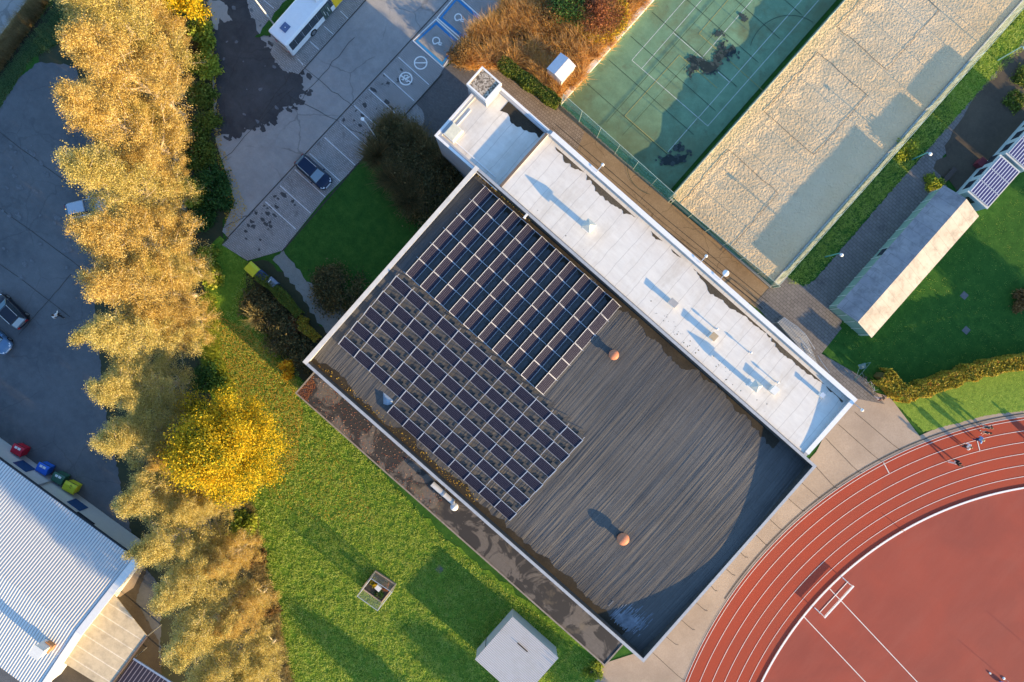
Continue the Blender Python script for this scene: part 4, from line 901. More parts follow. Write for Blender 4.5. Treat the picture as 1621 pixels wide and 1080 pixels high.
for px,py,c_,lab,sx in [(41,710,(.5,.015,.04),'red waste container with white stickers by the warehouse wall',1.25),(80,739,(.02,.13,.6),'blue waste container between the red and dark green ones',1.25),(104,754,(.04,.13,.09),'dark green waste container beside the blue one',1.25),(122,768,(.55,.55,.03),'yellow waste container with a hole in its lid at the end of the warehouse row',1.35)]:
    e=make_bin(sx,1.0,1.25,c_,lab,W(px,py),rw+R(8),'waste containers along the warehouse wall')
    if 'yellow' not in lab:
        mb=MB(); mb.box(-.35,-.05,.15,.4,1.43,1.45); mb.box(.02,.35,.15,.4,1.43,1.45); mb.build('sticker',WHITE,e,local=True)
    else:
        mb=MB(); mb.lathe((.15,.2,1.42),[(.17,0),(.17,.015)],14); mb.build('opening',DARKM,e,local=True)
for px,py,c_,lab,s_ in [(405,428,(.5,.5,.09),'yellow square bin at the corner of the planting bed',1.3),(420,438,(.02,.05,.14),'navy bin between the yellow and the grey one',1.0),(436,449,(.16,.2,.27),'grey bin with a pale lid label beside the clipped hedge',1.0)]:
    e=make_bin(s_,s_*.85,1.1,c_,lab,W(px,py),R(-2),'bins beside the gravel path')
    if 'yellow' not in lab:
        mb=MB(); mb.box(-.3,-.22,-.2,.2,1.31,1.33); mb.build('label',WHITE,e,local=True)
# ------------------------------------------------------------------ vehicles
TYRE=plain('tyre_rubber',(.02,.02,.022),.85); RIMM=plain('wheel_rim',(.4,.41,.43),.35,metal=.8)
CGL=plain('car_glass',(.03,.045,.06),.06,spec=.9,var=.02); CGLW=plain('windscreen_glass',(.12,.2,.26),.1,spec=.9,var=.05)
REDL=plain('red_lamp',(.35,.01,.01),.3); CLR=plain('clear_lamp',(.75,.78,.8),.15,spec=.8)
def wheel(e,x,y,r,w_=.2):
    g=MB(); s=1 if y>0 else -1; g.tube([(x,y-w_/2,r),(x,y+w_/2,r)],r,20); o=g.build('wheel',TYRE,e,local=True)
    g=MB(); g.tube([(x,y+s*w_/2-.01*s,r),(x,y+s*(w_/2+.015),r)],r*.62,14); g.build('rim',RIMM,o,local=True)
def loft(rings,caps=True):
    g=MB(); n=len(rings[0])
    for rg in rings: g.v+=[tuple(p) for p in rg]
    for i in range(len(rings)-1):
        for k in range(n): g.f.append((i*n+k,i*n+(k+1)%n,(i+1)*n+(k+1)%n,(i+1)*n+k)); g.m.append(0)
    if caps: g.f+=[tuple(range(n))[::-1],tuple((len(rings)-1)*n+k for k in range(n))]; g.m+=[0,0]
    return g
def car(loc,rz,colr,lab,L=4.35,Wd=1.82,Hh=1.5,rails=True,kind='hatch',name='parked_car'):
    """x forward"""
    P=plain('car_paint_'+lab.split()[0],colr,.3,var=.03,spec=.3,coat=.25); e=empty(name,loc,lab,'car','cars parked on the asphalt',rz)
    hw=Wd/2; st=[(-L/2,.62,.78,.55),(-L/2+.12,.8,.92,.35),(-L/2+.5,.97,.98,.24),(-.9,1,.98,.2),(0,1,.97,.2),(.75,1,.95,.2),(1.2,.985,.92,.22),(L/2-.45,.94,.82,.26),(L/2-.15,.82,.7,.32),(L/2,.6,.58,.42)]
    rings=[]
    for x,k,zt,zb in st:
        y=hw*k; rings.append([(x,-y*.96,zb),(x,y*.96,zb),(x,y,zb+.18),(x,y*.99,(zt+zb)/2+.08),(x,y*.93,zt-.05),(x,y*.8,zt),(x,-y*.8,zt),(x,-y*.93,zt-.05),(x,-y*.99,(zt+zb)/2+.08),(x,-y,zb+.18)])
    loft(rings).build('body',P,e,smooth=True,local=True)
    # greenhouse
    xr=-L/2+.12; gh=[(xr+.0,.80,.96),(xr+.45,.68,Hh-.07),(xr+1.1,.66,Hh),(.1,.67,Hh-.01),(.35,.68,Hh-.06),(1.12,.8,.95)]
    rings=[[(x,-hw*.86,.93),(x,hw*.86,.93),(x,hw*k,max(z,.94)),(x,-hw*k,max(z,.94))] for x,k,z in gh]
    loft(rings).build('side_window',CGL,e,local=True)
    g=MB(); g.hexa([(xr+.5,-hw*.66,Hh-.05),(.3,-hw*.66,Hh-.05),(.3,hw*.66,Hh-.05),(xr+.5,hw*.66,Hh-.05)],[(xr+.55,-hw*.62,Hh+.03),(.22,-hw*.63,Hh+.03),(.22,hw*.63,Hh+.03),(xr+.55,hw*.62,Hh+.03)]); g.build('roof',P,e,local=True,bevel=.02)
    g=MB(); g.quad((.37,-hw*.64,Hh-.045),(1.1,-hw*.74,.965),(1.1,hw*.74,.965),(.37,hw*.64,Hh-.045)); g.quad((.37,-hw*.64,Hh-.055),(.37,hw*.64,Hh-.055),(1.1,hw*.74,.955),(1.1,-hw*.74,.955)); g.build('windscreen',CGLW,e,local=True)
    g=MB(); g.hexa([(xr+.02,-hw*.72,.975),(xr+.05,-hw*.72,.96),(xr+.05,hw*.72,.96),(xr+.02,hw*.72,.975)],[(xr+.42,-hw*.6,Hh-.06),(xr+.45,-hw*.6,Hh-.075),(xr+.45,hw*.6,Hh-.075),(xr+.42,hw*.6,Hh-.06)]); g.build('rear_window',CGLW,e,local=True)
    if rails:
        for s in (-1,1): g=MB(); g.tube([(xr+.6,s*hw*.66,Hh+.06),(.2,s*hw*.68,Hh+.06)],.022,6); g.build('roof_rail',ALU,e,local=True)
    for s in (-1,1):
        g=MB(); g.hexa([(L/2-.42,s*hw*.58,.66),(L/2-.1,s*hw*.45,.6),(L/2-.06,s*hw*.62,.58),(L/2-.38,s*hw*.86,.64)],[(L/2-.44,s*hw*.58,.8),(L/2-.12,s*hw*.45,.7),(L/2-.08,s*hw*.64,.68),(L/2-.4,s*hw*.88,.78)]); g.build('headlight',CLR,e,local=True)
        g=MB(); g.box(-L/2+.02,-L/2+.22,s*hw*.62-.13,s*hw*.62+.13,.66,.9); g.build('tail_light',REDL,e,local=True)
        g=MB(); g.ball((.78,s*(hw+.08),1.0),.1,8,.7); g.build('mirror',P,e,local=True)
    g=MB(); g.box(L/2-.06,L/2+.02,-hw*.42,hw*.42,.44,.62); g.build('grille',ALU,e,local=True)
    for x in (-L/2+.78,L/2-.82):
        for s in (-1,1): wheel(e,x,s*(hw-.1),.32)
    return e
car(W(499,275),R(-1),(.004,.016,.05),'dark blue car with roof rails and pale windscreen, parked alone in the paved bays')
car(W(22,493),R(178),(.008,.012,.025),'black car parked on the left asphalt, tail toward the walking person',L=4.4)
car(W(-4,534),R(0),(.1,.2,.34),'light metallic blue car cut off by the left edge below the black one',rails=False)
car(W(142,331),R(54),(.42,.48,.56),'silver car half hidden beneath the golden trees',rails=False)
car(W(130,254),R(54),(.012,.015,.03),'dark car almost fully hidden beneath the golden trees',rails=False)
# bus
bl=W(465.4,92); bus=empty('city_bus',(bl.x-1.27,bl.y+6.1,0),'white city bus with dark side windows and a yellow panel at the top edge','bus',None,R(-90))
# local: length along x (x+ = toward -y end, i.e. the end in view), side facing the lane is +y
BW=plain('bus_white',(.74,.76,.78),.3,var=.03,spec=.5,coat=.4); bl2,bw2,bh=6.05,1.27,3.0
rings=[]
for x,k,t in [(-bl2,.93,.12),(-bl2+.12,1,.05),(bl2-.12,1,.05),(bl2,.93,.14)]:
    y=bw2*k; rings.append([(x,-y,.35),(x,y,.35),(x,y,bh-.28),(x,y*.94,bh-.08),(x,y*.85,bh-t*.3),(x,-y*.85,bh-t*.3),(x,-y*.94,bh-.08),(x,-y,bh-.28)])
loft(rings).build('body',BW,bus,local=True)
for s in (-1,1):
    g=MB(); g.box(-bl2+.3,bl2-.35,s*bw2-.005 if s>0 else s*bw2-.03,s*bw2+.03 if s>0 else s*bw2+.005,1.25,2.62); wb=g.build('window_band',CGL,bus,local=True)
    g=MB()
    for k in range(9): x=bl2-1.2-k*1.15; g.box(x-.015,x+.015,s*(bw2+.036)-.005,s*(bw2+.036)+.005,1.35,2.5)
    g.build('window_bar',STEEL,wb,local=True)
for x0 in (.75,-4.2):
    for q in (0,.62): 
        g=MB(); g.box(x0-q-.56,x0-q,bw2+.032,bw2+.06,.4,2.5); dd=g.build('door',plain('door_glass',(.06,.09,.08),.15,spec=.8),bus,local=True)
        g=MB(); g.box(x0-q-.3,x0-q-.26,bw2+.06,bw2+.09,1.1,1.9); g.build('door_handle',WHITE,dd,local=True)
g=MB(); g.box(-2.3,-.95,bw2+.002,bw2+.034,.45,2.2); g.build('yellow_panel',plain('yellow_livery',(.75,.5,.02),.4),bus,local=True)
g=MB(); g.box(bl2-.02,bl2+.03,-1.0,1.0,1.5,2.5); g.build('rear_window',plain('rear_glass',(.25,.27,.3),.2),bus,local=True)
g=MB(); g.box(bl2-1.9,bl2-1.0,-.42,.38,bh+.0,bh+.05); hc=g.build('roof_hatch',plain('hatch_blue_grey',(.08,.13,.26),.35),bus,local=True)
g=MB(); g.ball((bl2-1.45,0,bh+.05),.06,8,.5); g.build('hatch_knob',WHITE,hc,local=True)
g=MB(); g.box(-2.2,.4,-.75,.75,bh-.01,bh+.24); ac=g.build('air_conditioner',BW,bus,local=True,bevel=.05)
g=MB(); g.lathe((-.4,0,bh+.25),[(.3,0),(.3,.03)],16); g.lathe((-1.4,0,bh+.25),[(.3,0),(.3,.03)],16); g.build('fan_grille',DARKM,ac,local=True)
for x in (bl2-3.4,-bl2+2.6):
    for s in (-1,1): wheel(bus,x,s*(bw2-.1),.46,.26)
for s in (-1,1):
    g=MB(); g.box(bl2-.03,bl2+.04,s*.95-.12,s*.95+.12,.7,1.1); g.build('tail_light',REDL,bus,local=True)
sheet('grass_strip',[(404,60),(470,-20),(486,-4),(428,56)],Z[5],GR2,rough=.15)
# ------------------------------------------------------------------ fences
def netmat(name,c,alpha):
    b=NB(name); n=b.noise(1.5,5,.7); cc=b.ramp(n,[(.3,tuple(x*.7 for x in c)),(.7,c)])
    b.fin(cc,.8); tl=b.n('ShaderNodeBsdfTranslucent',{'Color':cc}); m0=b.n('ShaderNodeMixShader',{0:.5,1:b.p.outputs[0],2:tl.outputs[0]}); tr=b.n('ShaderNodeBsdfTransparent'); al=b.ramp(n,[(.3,max(0,alpha-.12)),(.7,min(1,alpha+.12))])
    mx=b.n('ShaderNodeMixShader',{0:al,1:tr.outputs[0],2:m0.outputs[0]}); b.t.links.new(mx.outputs[0],b.out.inputs[0]); return b.m
NET=netmat('green_netting',(.18,.42,.36),.5); NETP=netmat('pale_netting',(.74,.8,.72),.36); SCR=plain('dark_green_windscreen',(.03,.14,.1),.8,var=.2)
GPOST=plain('pale_green_post',(.5,.62,.56),.5,var=.05)
def fence(a,b,h,label,net,n,screen=None,sag=.12,seed=0,lean=0,pw=.05,postm=None):
    a=Vector((a.x,a.y,0)); b=Vector((b.x,b.y,0)); e=empty('ball_fence',a,label,'fence'); r=random.Random(seed)
    d=(b-a); L=d.length; d.normalize(); nn=Vector((-d.y,d.x,0)); m=int(L/.55); hs=[]
    for i in range(m+1):
        s=i/m*L; hs.append(h-sag*abs(math.sin(s*.9+seed))-r.random()*sag*.4)
    if net:
        g=MB()
        for i in range(m):
            p,q=a+d*(i/m*L),a+d*((i+1)/m*L); o0=nn*lean*(1+.3*math.sin(i*.5)); o1=nn*lean*(1+.3*math.sin((i+1)*.5))
            g.quad(p,q,q+o1+Vector((0,0,hs[i+1])),p+o0+Vector((0,0,hs[i])))
        g.build('net',net,e)
    if screen:
        g=MB(); hs2=[]; z=screen
        for i in range(m+1):
            z+=(screen*(1+.13*math.sin(i*.23+seed)+.08*math.sin(i*.71))-z)*.4
            hs2.append(z+r.uniform(-.04,.04))
        for i in range(m):
            p,q=a+d*(i/m*L)+nn*.04,a+d*((i+1)/m*L)+nn*.04
            g.hexa([p,q,q+nn*.02,p+nn*.02],[p+Vector((0,0,hs2[i])),q+Vector((0,0,hs2[i+1])),q+nn*.02+Vector((0,0,hs2[i+1])),p+nn*.02+Vector((0,0,hs2[i]))])
        g.build('windscreen',SCR,e)
    for i in range(n+1):
        g=MB(); p=a+d*(i/n*L); g.tube([(p.x,p.y,0),(p.x+nn.x*lean,p.y+nn.y*lean,h)],pw/2+.01,6); g.build('post',postm or GPOST,e)
    g=MB(); g.tube([a+nn*lean+Vector((0,0,h)),b+nn*lean+Vector((0,0,h))],.02,5); g.build('top_rail',postm or GPOST,e)
    return e
fence(W(888,168),W(1058,320),3.6,'tall translucent green net fence along the end of the green court, beside the ochre strip',NET,6,seed=1)
fence(W(1062,322),W(1224,456),2.0,'dark green netting along the bottom end of the sand pit',netmat('dark_netting',(.06,.2,.16),.75),6,seed=2)
p0=W(1061,312); p1=W(1336,-4); 
fence(Vector((SX0-.12,SY0-.3,0)),Vector((SX0-.12,SY1,0)),2.6,'low green windscreen fence separating the green court from the sand',None,16,screen=1.5,seed=4,pw=.04)
fence(Vector((SX1+.12,SY0-.3,0)),Vector((SX1+.12,SY1,0)),3.0,'long pale ball net between the sand pit and the side lawn',NETP,16,seed=5,pw=.04,sag=.3)
# ------------------------------------------------------------------ lamps
def lamp(base,top,h,lab,colr=(.75,.75,.73),arm=.5,adir=(1,0),r=.07,cat='lamp post',nm='lamp_post',grp=None):
    e=empty(nm,(base.x,base.y,base.z),lab,cat,grp); m=plain(nm+'_paint'+str(colr[0]),colr,.4,metal=.2)
    g=MB(); g.tube([(0,0,0),(0,0,h*.5),(0,0,h)],[r,r*.8,r*.6],10); g.build('pole',m,e,local=True)
    ax,ay=adir; g=MB(); g.tube([(0,0,h-.05),(ax*arm,ay*arm,h+.1)],r*.5,8); g.build('arm',m,e,local=True)
    g=MB(); g.lathe((ax*arm,ay*arm,h+.02),[(.1,0),(.19,.06),(.19,.13),(.08,.2)],14); g.build('lamp_head',plain('lamp_housing',(.72,.72,.72),.4),e,local=True,smooth=True)
lamp(W(436,42),None,7.5,'tall white lamp post behind the bus, running out of the top edge',arm=.8,adir=(0,1),r=.1)
lamp(W(598,222),None,6.2,'white lamp post rising from the tip of the big shrub beside the parking bays',arm=.4,adir=(-1,0))
TLP=(.12,.42,.42)
lamp(W(1306,407),None,3.2,'teal lamp post on the side lawn close to the long green shed',TLP,arm=.3)
lamp(W(1443,253),None,2.9,'teal lamp post by the small yellow bush on the side lawn',TLP,arm=.3)
lamp(W(1579,96),None,3.6,'pale teal lamp post on sunlit grass at the upper right edge',(.3,.5,.48),arm=.3)
for px,py,lab,hh in [(970,243,'small white floodlight on the wing parapet nearest the court corner',.5),(1133,388,'small white floodlight on the wing parapet beside the middle of the sand pit end',.5),(1150,431,'round white dish lamp on the wing parapet, the largest of its row',.9),(1365,650,'small white lamp on the track side parapet of the wing',.5)]:
    q=W(px,py,WT+.2); big='dish' in lab; e=empty('wall_floodlight',(min(q.x,WX1+.02) if px>1300 else q.x,WY1-.1 if px<1300 else q.y,WT),lab,'floodlight','lamps on the wing parapet')
    ax,ay=(.9,0) if px>1300 else (0,.8); g=MB(); g.tube([(0,0,-.02),(0,0,.2),(ax*.9,ay*.9,.3)],.035,7); g.build('bracket',STEEL,e,local=True)
    g=MB(); g.lathe((ax,ay,.22),[(.12,-.02),(.32 if big else .16,.06),(.3 if big else .14,.16),(.05,.26)],16); g.build('lamp_head',plain('lamp_housing',(.72,.72,.72),.4),e,local=True,smooth=True)
# ramp with hand rails beside the wing
rp=empty('access_ramp',W(1240,505),'access ramp with a grey grating deck and hand rails along the wing wall','ramp')
def rail(ptsx,nm='hand_rail'):
    g=MB(); P=[W(x,y,z+1.0)+Vector((0,0,0)) for x,y,z in ptsx]; g.tube(P,.03,6)
    for i,p_ in enumerate(P): g.tube([(p_.x,p_.y,0.05),(p_.x,p_.y,p_.z)],.025,6)
    g.build(nm,STEEL,rp)
g=MB(); P=[W(1231,511,.7),W(1242,502,.7),W(1275,528,.7),W(1318,588,.15),W(1300,590,.15)]
g.hexa([Vector((p_.x,p_.y,.02)) for p_ in P[:1]+P[1:3]+[P[4]]],[P[0],P[1],P[2],P[4]])
def grate():
    b=NB('deck_grating'); x,y,z=b.sep()[0:3]; f=b.math('FRACT',b.math('MULTIPLY',x,4.0)); return b.fin(b.mix(b.ramp(f,[(0.,1.),(.12,1.),(.2,0.)]),(.3,.3,.3),(.12,.12,.12)),.6,b.bump(f,.3,.02))
g.build('deck',grate(),rp)
rail([(1231,511,.6),(1241,503,.6),(1262,517,.6),(1276,531,.6),(1290,553,.2)]); rail([(1266,534,.5),(1279,552,.3),(1284,560,.1)]); rail([(1295,563,0),(1300,572,0),(1313,590,0)])
# small football style frame leaning near the hedge
gf=empty('folded_goal',W(1372,590),'green framed goal with a pale blue net by the end of the yellow hedge','goal')
GP=plain('green_frame',(.1,.2,.16),.5); g=MB(); Q=[W(1353,603),W(1366,588),W(1378,574,1.0),W(1362,577,1.0)]
for i in range(4): g.tube([Q[i]+Vector((0,0,.05)),Q[(i+1)%4]+Vector((0,0,.05))],.03,6)
g.tube([Q[0]+Vector((0,0,.05)),Q[2]],.03,6); g.build('frame',GP,gf); g=MB(); g.quad(W(1358,578,1),W(1370,574,1.1),W(1372,583,.6),W(1362,585,.6)); g.build('net',netmat('blue_net',(.3,.42,.5),.8),gf)
# steeple barrier
b0=W(1299,973); b1=W(1345,923); sb=empty('steeplechase_barrier',b0,'white steeplechase barrier with two feet standing at the inside kerb of the track','barrier')
g=MB(); d0=(b1-b0).normalized(); n0=Vector((d0.y,-d0.x,0)); n0=n0 if n0.x<0 else -n0; g.bar(b0+Vector((0,0,.86)),b1+Vector((0,0,.85)),.15,.2); bb=g.build('beam',WHITE,sb)
g=MB(); 
for k in range(4): t=k/4+.03; g.bar(b0.lerp(b1,t)+Vector((0,0,.945)),b0.lerp(b1,t+.1)+Vector((0,0,.945)),.09,.01)
g.build('beam_mark',DARKM,bb)
g=MB(); g.bar(b0+n0*.3+Vector((0,0,.1)),b1+n0*.3+Vector((0,0,.1)),.07,.07); g.build('lower_bar',WHITE,sb)
for b_0 in (b0+d0*.1,b1-d0*.1):
    g=MB(); g.bar(b_0-n0*.12+Vector((0,0,.06)),b_0+n0*1.05+Vector((0,0,.06)),.09,.09); g.bar(b_0+Vector((0,0,.1)),b_0+Vector((0,0,.8)),.08,.08); g.bar(b_0+n0*.6+Vector((0,0,.1)),b_0+Vector((0,0,.7)),.05,.05); g.build('foot',WHITE,sb)
g=MB(); g.ball((*W(1566,1065).xy,.12),.115,14); tag(g.build('ball',WHITE,smooth=True),'white ball lying on the red infield near the bottom right corner','ball')
g=MB(); q=W(1427,839); g.tube([(q.x,q.y,.15),(q.x,q.y,.75)],.03,6); g.tube([(q.x,q.y,.14),(q.x,q.y,.18)],.1,10); tag(g.build('marker_post',plain('orange_plastic',(.6,.2,.05),.5)),'thin orange marker post standing on the white track kerb','marker')
# garden cage on the big lawn
cg=empty('garden_cage',W(600,928),'square glass and wire plant frame with a wooden edge, standing on the big lawn','garden frame')
CQ=[W(574,930),W(595,903),W(627,924),W(605,952)]; HC=2.6
WD=plain('pinkish_timber',(.45,.33,.25),.7,var=.15)
for i in range(4):
    g=MB(); g.bar(CQ[i]+Vector((0,0,.18)),CQ[(i+1)%4]+Vector((0,0,.18)),.12,.3); g.build('timber_edge',WD,cg)
    g=MB(); g.tube([CQ[i],CQ[i]+Vector((0,0,HC))],.05,6); g.build('post',ALU,cg)
    g=MB(); g.tube([CQ[i]+Vector((0,0,HC)),CQ[(i+1)%4]+Vector((0,0,HC))],.035,6); g.build('top_bar',ALU,cg)
    g=MB(); g.quad(CQ[i],CQ[(i+1)%4],CQ[(i+1)%4]+Vector((0,0,HC)),CQ[i]+Vector((0,0,HC))); g.build('mesh_panel',netmat('wire_mesh',(.55,.55,.5),.3 if i!=0 else .3),cg)
g=MB(); g.prism([(q_.x,q_.y) for q_ in CQ],.0,.22); g.build('planting_soil',SOIL,cg)
q=W(599,931,1.2); g=MB(); g.box(q.x-.3,q.x+.3,q.y-.25,q.y+.25,1.0,1.35); g.bar((q.x,q.y,1.0),(q.x,q.y,.1),.06); g.build('white_box',WHITE,cg)
CAGE=[(593,920,.5,.9,'YEL','leafy yellow plant inside the garden frame'),(610,926,.55,.8,'RED','rusty red plant inside the garden frame'),(601,938,.5,.7,'GREENL','green plant inside the garden frame beside the white box')]
# stakes and covers on lawns
for px,py,lab in [(696,901,'grey drain cover in the shade of the corrugated shed'),(1526,468,'small dark drain cover in the right lawn, the upper of two'),(1529,523,'dark square drain cover in the right lawn, the lower of two')]:
    q=W(px,py); g=MB(); g.box(q.x-.35,q.x+.35,q.y-.35,q.y+.35,.0,.06); tag(g.build('drain_cover',plain('drain_iron',(.12,.12,.12),.7)),lab,'drain cover')
# ------------------------------------------------------------------ vegetation
GOLD=foliage('gold_leaves',[(.13,.085,.03),(.42,.28,.07),(.66,.48,.14),(.76,.63,.28)],.38,clump=.6)
GOLD2=foliage('olive_gold_leaves',[(.1,.1,.03),(.38,.32,.09),(.64,.51,.16),(.76,.65,.28)],.38)
YEL=foliage('bright_yellow_leaves',[(.035,.085,.012),(.12,.18,.02),(.66,.46,.02),(.8,.6,.03),(.82,.5,.02)],.4,clump=.45)
GREENL=foliage('dark_green_leaves',[(.015,.055,.015),(.04,.11,.025),(.08,.17,.04)],.3)
LIME=foliage('lime_leaves',[(.12,.2,.03),(.3,.36,.04),(.5,.5,.06)],.35)
BRN=foliage('brown_leaves',[(.07,.04,.02),(.2,.12,.045),(.34,.2,.07)],.3)
DKB=foliage('dusky_leaves',[(.04,.05,.025),(.13,.125,.05),(.28,.2,.08)],.3)
ORG=foliage('orange_grass_blades',[(.26,.13,.05),(.55,.33,.13),(.72,.5,.26),(.8,.42,.06),(.6,.4,.2)],.45,clump=.45)
TAW=foliage('tawny_blades',[(.06,.065,.03),(.17,.14,.06),(.36,.24,.1)],.35)
ORY=foliage('orange_leaves',[(.6,.3,.02),(.85,.45,.02),(.9,.6,.04)],.4)
RED=foliage('reddish_leaves',[(.14,.05,.03),(.28,.1,.05),(.4,.17,.06)],.3)
HEDG=foliage('hedge_leaves',[(.1,.09,.015),(.3,.26,.03),(.5,.42,.05),(.45,.2,.04)],.35,clump=.8)
CLIP=foliage('clipped_hedge_leaves',[(.05,.08,.012),(.12,.17,.025),(.2,.24,.04)],.25)
PAMP=foliage('pampas_plumes',[(.3,.22,.08),(.6,.48,.2),(.75,.65,.35)],.4)
BARK=plain('pale_bark',(.5,.42,.31),.8,var=.25,scale=6); BARKD=plain('dark_bark',(.1,.08,.06),.9,var=.25,scale=6)
def grow(h,r,seed,nlimb,nleaf,lsize,base=.2,el=(45,62),prof=None,sig=.35,limbr=.09,bow=.3,twigs=6):
    """tapered trunk, limbs and twigs; leaves gather along the twigs"""
    q=np.random.default_rng(seed); g=MB(); N=9
    wob=q.normal(size=(N,2))*.12; wob[0]=0; wob=np.cumsum(wob,0)*.6
    T=[Vector((wob[i,0],wob[i,1],h*i/(N-1)*.97)) for i in range(N)]
    g.tube(T,[max(.03,h*.014*(1-i/(N-1))**.8+.02) for i in range(N)],8)
    cent=[];wts=[]
    for k in range(nlimb):
        t=base+(1-base)*(k+.5)/nlimb; az=k*2.399+q.normal()*.3; f=(t)*(N-1); i=min(N-2,int(f)); p=T[i].lerp(T[i+1],f-i)
        u=(t-base)/(1-base); pr=prof(u) if prof else (math.sin(math.pi*(u*.8+.16)))**.8
        L=max(.8,r*pr*(.8+.4*q.random()))/math.cos(R(el[0]))*.95; e_=R(el[0]+(el[1]-el[0])*u+q.normal()*4)
        pts=[p]; dv=Vector((math.cos(az)*math.cos(e_),math.sin(az)*math.cos(e_),math.sin(e_))); M=5
        for j in range(M):
            dv=(dv+Vector((q.normal()*.06,q.normal()*.06,bow/M))).normalized(); pts.append(pts[-1]+dv*L/M)
        g.tube(pts,[limbr*(1-j/(M+.3))*(.5+.5*L/(r+1))+.012 for j in range(M+1)],5,cap=False)
        for s in range(twigs+int(L)):
            tt=.2+.8*q.random(); jj=tt*M; ii=min(M-1,int(jj)); a=pts[ii].lerp(pts[ii+1],jj-ii)
            d2=Vector(q.normal(size=3)); d2=(d2.normalized()*.9+dv*.9).normalized(); l2=(.5+.9*q.random())*(1.15-tt)*min(L,4)*.5+.35
            b=a+d2*l2
            if s%2==0: g.tube([a,b],[.03,.012],3,cap=False)
            for z in (.25,.55,.8,1.0):
                cent.append(a.lerp(b,z)); wts.append(.6+.4*z)
        for j in range(2,M+1): cent.append(pts[j]); wts.append(1.4)
    cent=np.array([tuple(c) for c in cent]); wts=np.array(wts); idx=q.choice(len(cent),nleaf,p=wts/wts.sum())
    c=cent[idx]+q.normal(size=(nleaf,3))*sig*np.array([1,1,.8]); c[:,2]=np.maximum(c[:,2],.15)
    return g,leaf_quads(c,lsize,q)
def make_tree(name,label,cat,loc,g,lv,leafm,bark,group=None):
    e=empty(name,loc,label,cat,group); g.build('trunk',bark,e,local=True); fast_mesh('crown',lv,4,leafm,e); return e
poplar_prof=lambda u: (.55+.6*math.sin(math.pi*min(1,u*.75+.28)))*(1-.35*u)
variants=[]
for s,(lm) in enumerate([GOLD,GOLD,GOLD2,GOLD2]):
    g,lv=grow(18.5,4.5,40+s,44,74000,.09,base=.08,el=(38,72),prof=poplar_prof,sig=.22,bow=.55,twigs=9)
    variants.append((g,lv,lm))
TREES=[(284,-38,1.0,'topmost golden tree, cut by the upper edge of the picture'),
(282,42,.98,'golden tree rising toward the top left verge, beside the bright yellow tree'),
(296,112,1.04,'golden tree whose tip reaches over the corner of the left asphalt'),
(303,185,1.0,'golden tree opposite the pale walnut like bush'),
(300,258,.98,'golden tree overhanging the hidden dark car'),
(303,330,.97,'golden tree overhanging the half hidden silver car'),
(313,402,.96,'golden tree just below the silver car, level with the gravel path'),
(320,468,.95,'golden tree level with the walking person, edge of the sunny lawn'),
(316,532,.92,'golden tree whose outer tips catch the sun above the shaded tree'),
(300,604,.86,'dim olive tree lying in the shade of the bright yellow maple'),
(298,668,.82,'brownish tree left of the bright yellow maple'),
(326,742,.84,'golden tree below and left of the maple, reaching to the bins'),
(352,806,.86,'golden tree reaching over the warehouse corner'),
(376,866,.88,'pale golden tree beside the concrete strip at the warehouse end'),
(398,926,.9,'pale golden tree beside the big lawn, above the beige canopy'),
(415,990,.86,'golden tree in the lower left beside the lawn edge, level with the garden frame'),
(432,1060,.8,'golden tree over the ribbed canopy at the bottom edge'),
]
SM=[(300,-5,.62,'shorter golden tree filling in beside the narrow yellow tree'),(300,78,.6,'shorter golden tree behind the walnut like bush'),(300,150,.66,'shorter golden tree on the lane side, third from the top edge'),(302,222,.62,'shorter golden tree above the pale leafy bush'),(304,298,.66,'shorter golden tree beside the pale leafy bush'),(312,370,.62,'shorter golden tree at the top of the sunlit grass patch'),(334,438,.68,'shorter golden tree beside the shadow edge on the grass'),(338,505,.7,'shorter golden tree overlooking the sunny end of the lawn'),(330,700,.62,'shorter tree tucked under the left side of the maple'),(368,768,.66,'shorter tree just below the maple'),(404,852,.6,'shorter tree on the lawn side beside the brown thicket'),(424,930,.62,'shorter tree on the lawn side, level with the garden frame'),(438,1010,.62,'shorter tree on the lawn side near the bottom edge'),(262,-10,.9,'golden tree nearest the top left road verge'),(268,78,.88,'golden tree leaning out over the grass verge')]
TREES+=SM
first=[None]*4
for i,(px,py,sc,lab) in enumerate(TREES):
    v=(i%3) if i<9 or i>17 else (2+i%2)
    loc=W(px-(9 if (i<9 or i>=18) and py<560 else 0),py); sc*=1.05 if i<9 or i>=17+13 else 1
    # each crown stands at its own trunk
    if first[v] is None:
        g,lv,lm=variants[v]; e=make_tree('golden_tree',lab,'tree',loc,g,lv,lm,BARK,'row of golden trees'); first[v]=e; e.scale=(sc,sc,sc)
    else: e=dup(first[v],loc,i*1.37,lab,'row of golden trees',sc)
# bright maple
g,lv=grow(11.6,6.7,77,46,90000,.145,base=.16,el=(18,60),sig=.5,limbr=.12,bow=.5,twigs=9,prof=lambda u:(1-.55*u**1.5))
make_tree('maple_tree','brilliant yellow maple with green patches, standing between the golden row and the big lawn','tree',W(404,690),g,lv,YEL,BARKD)
g,lv=grow(7.5,2.3,78,18,9000,.2,base=.15,el=(30,60),sig=.35)
make_tree('yellow_tree','narrow bright yellow tree at the top edge beside the car park lane','tree',W(318,24),g,lv,YEL,BARKD)
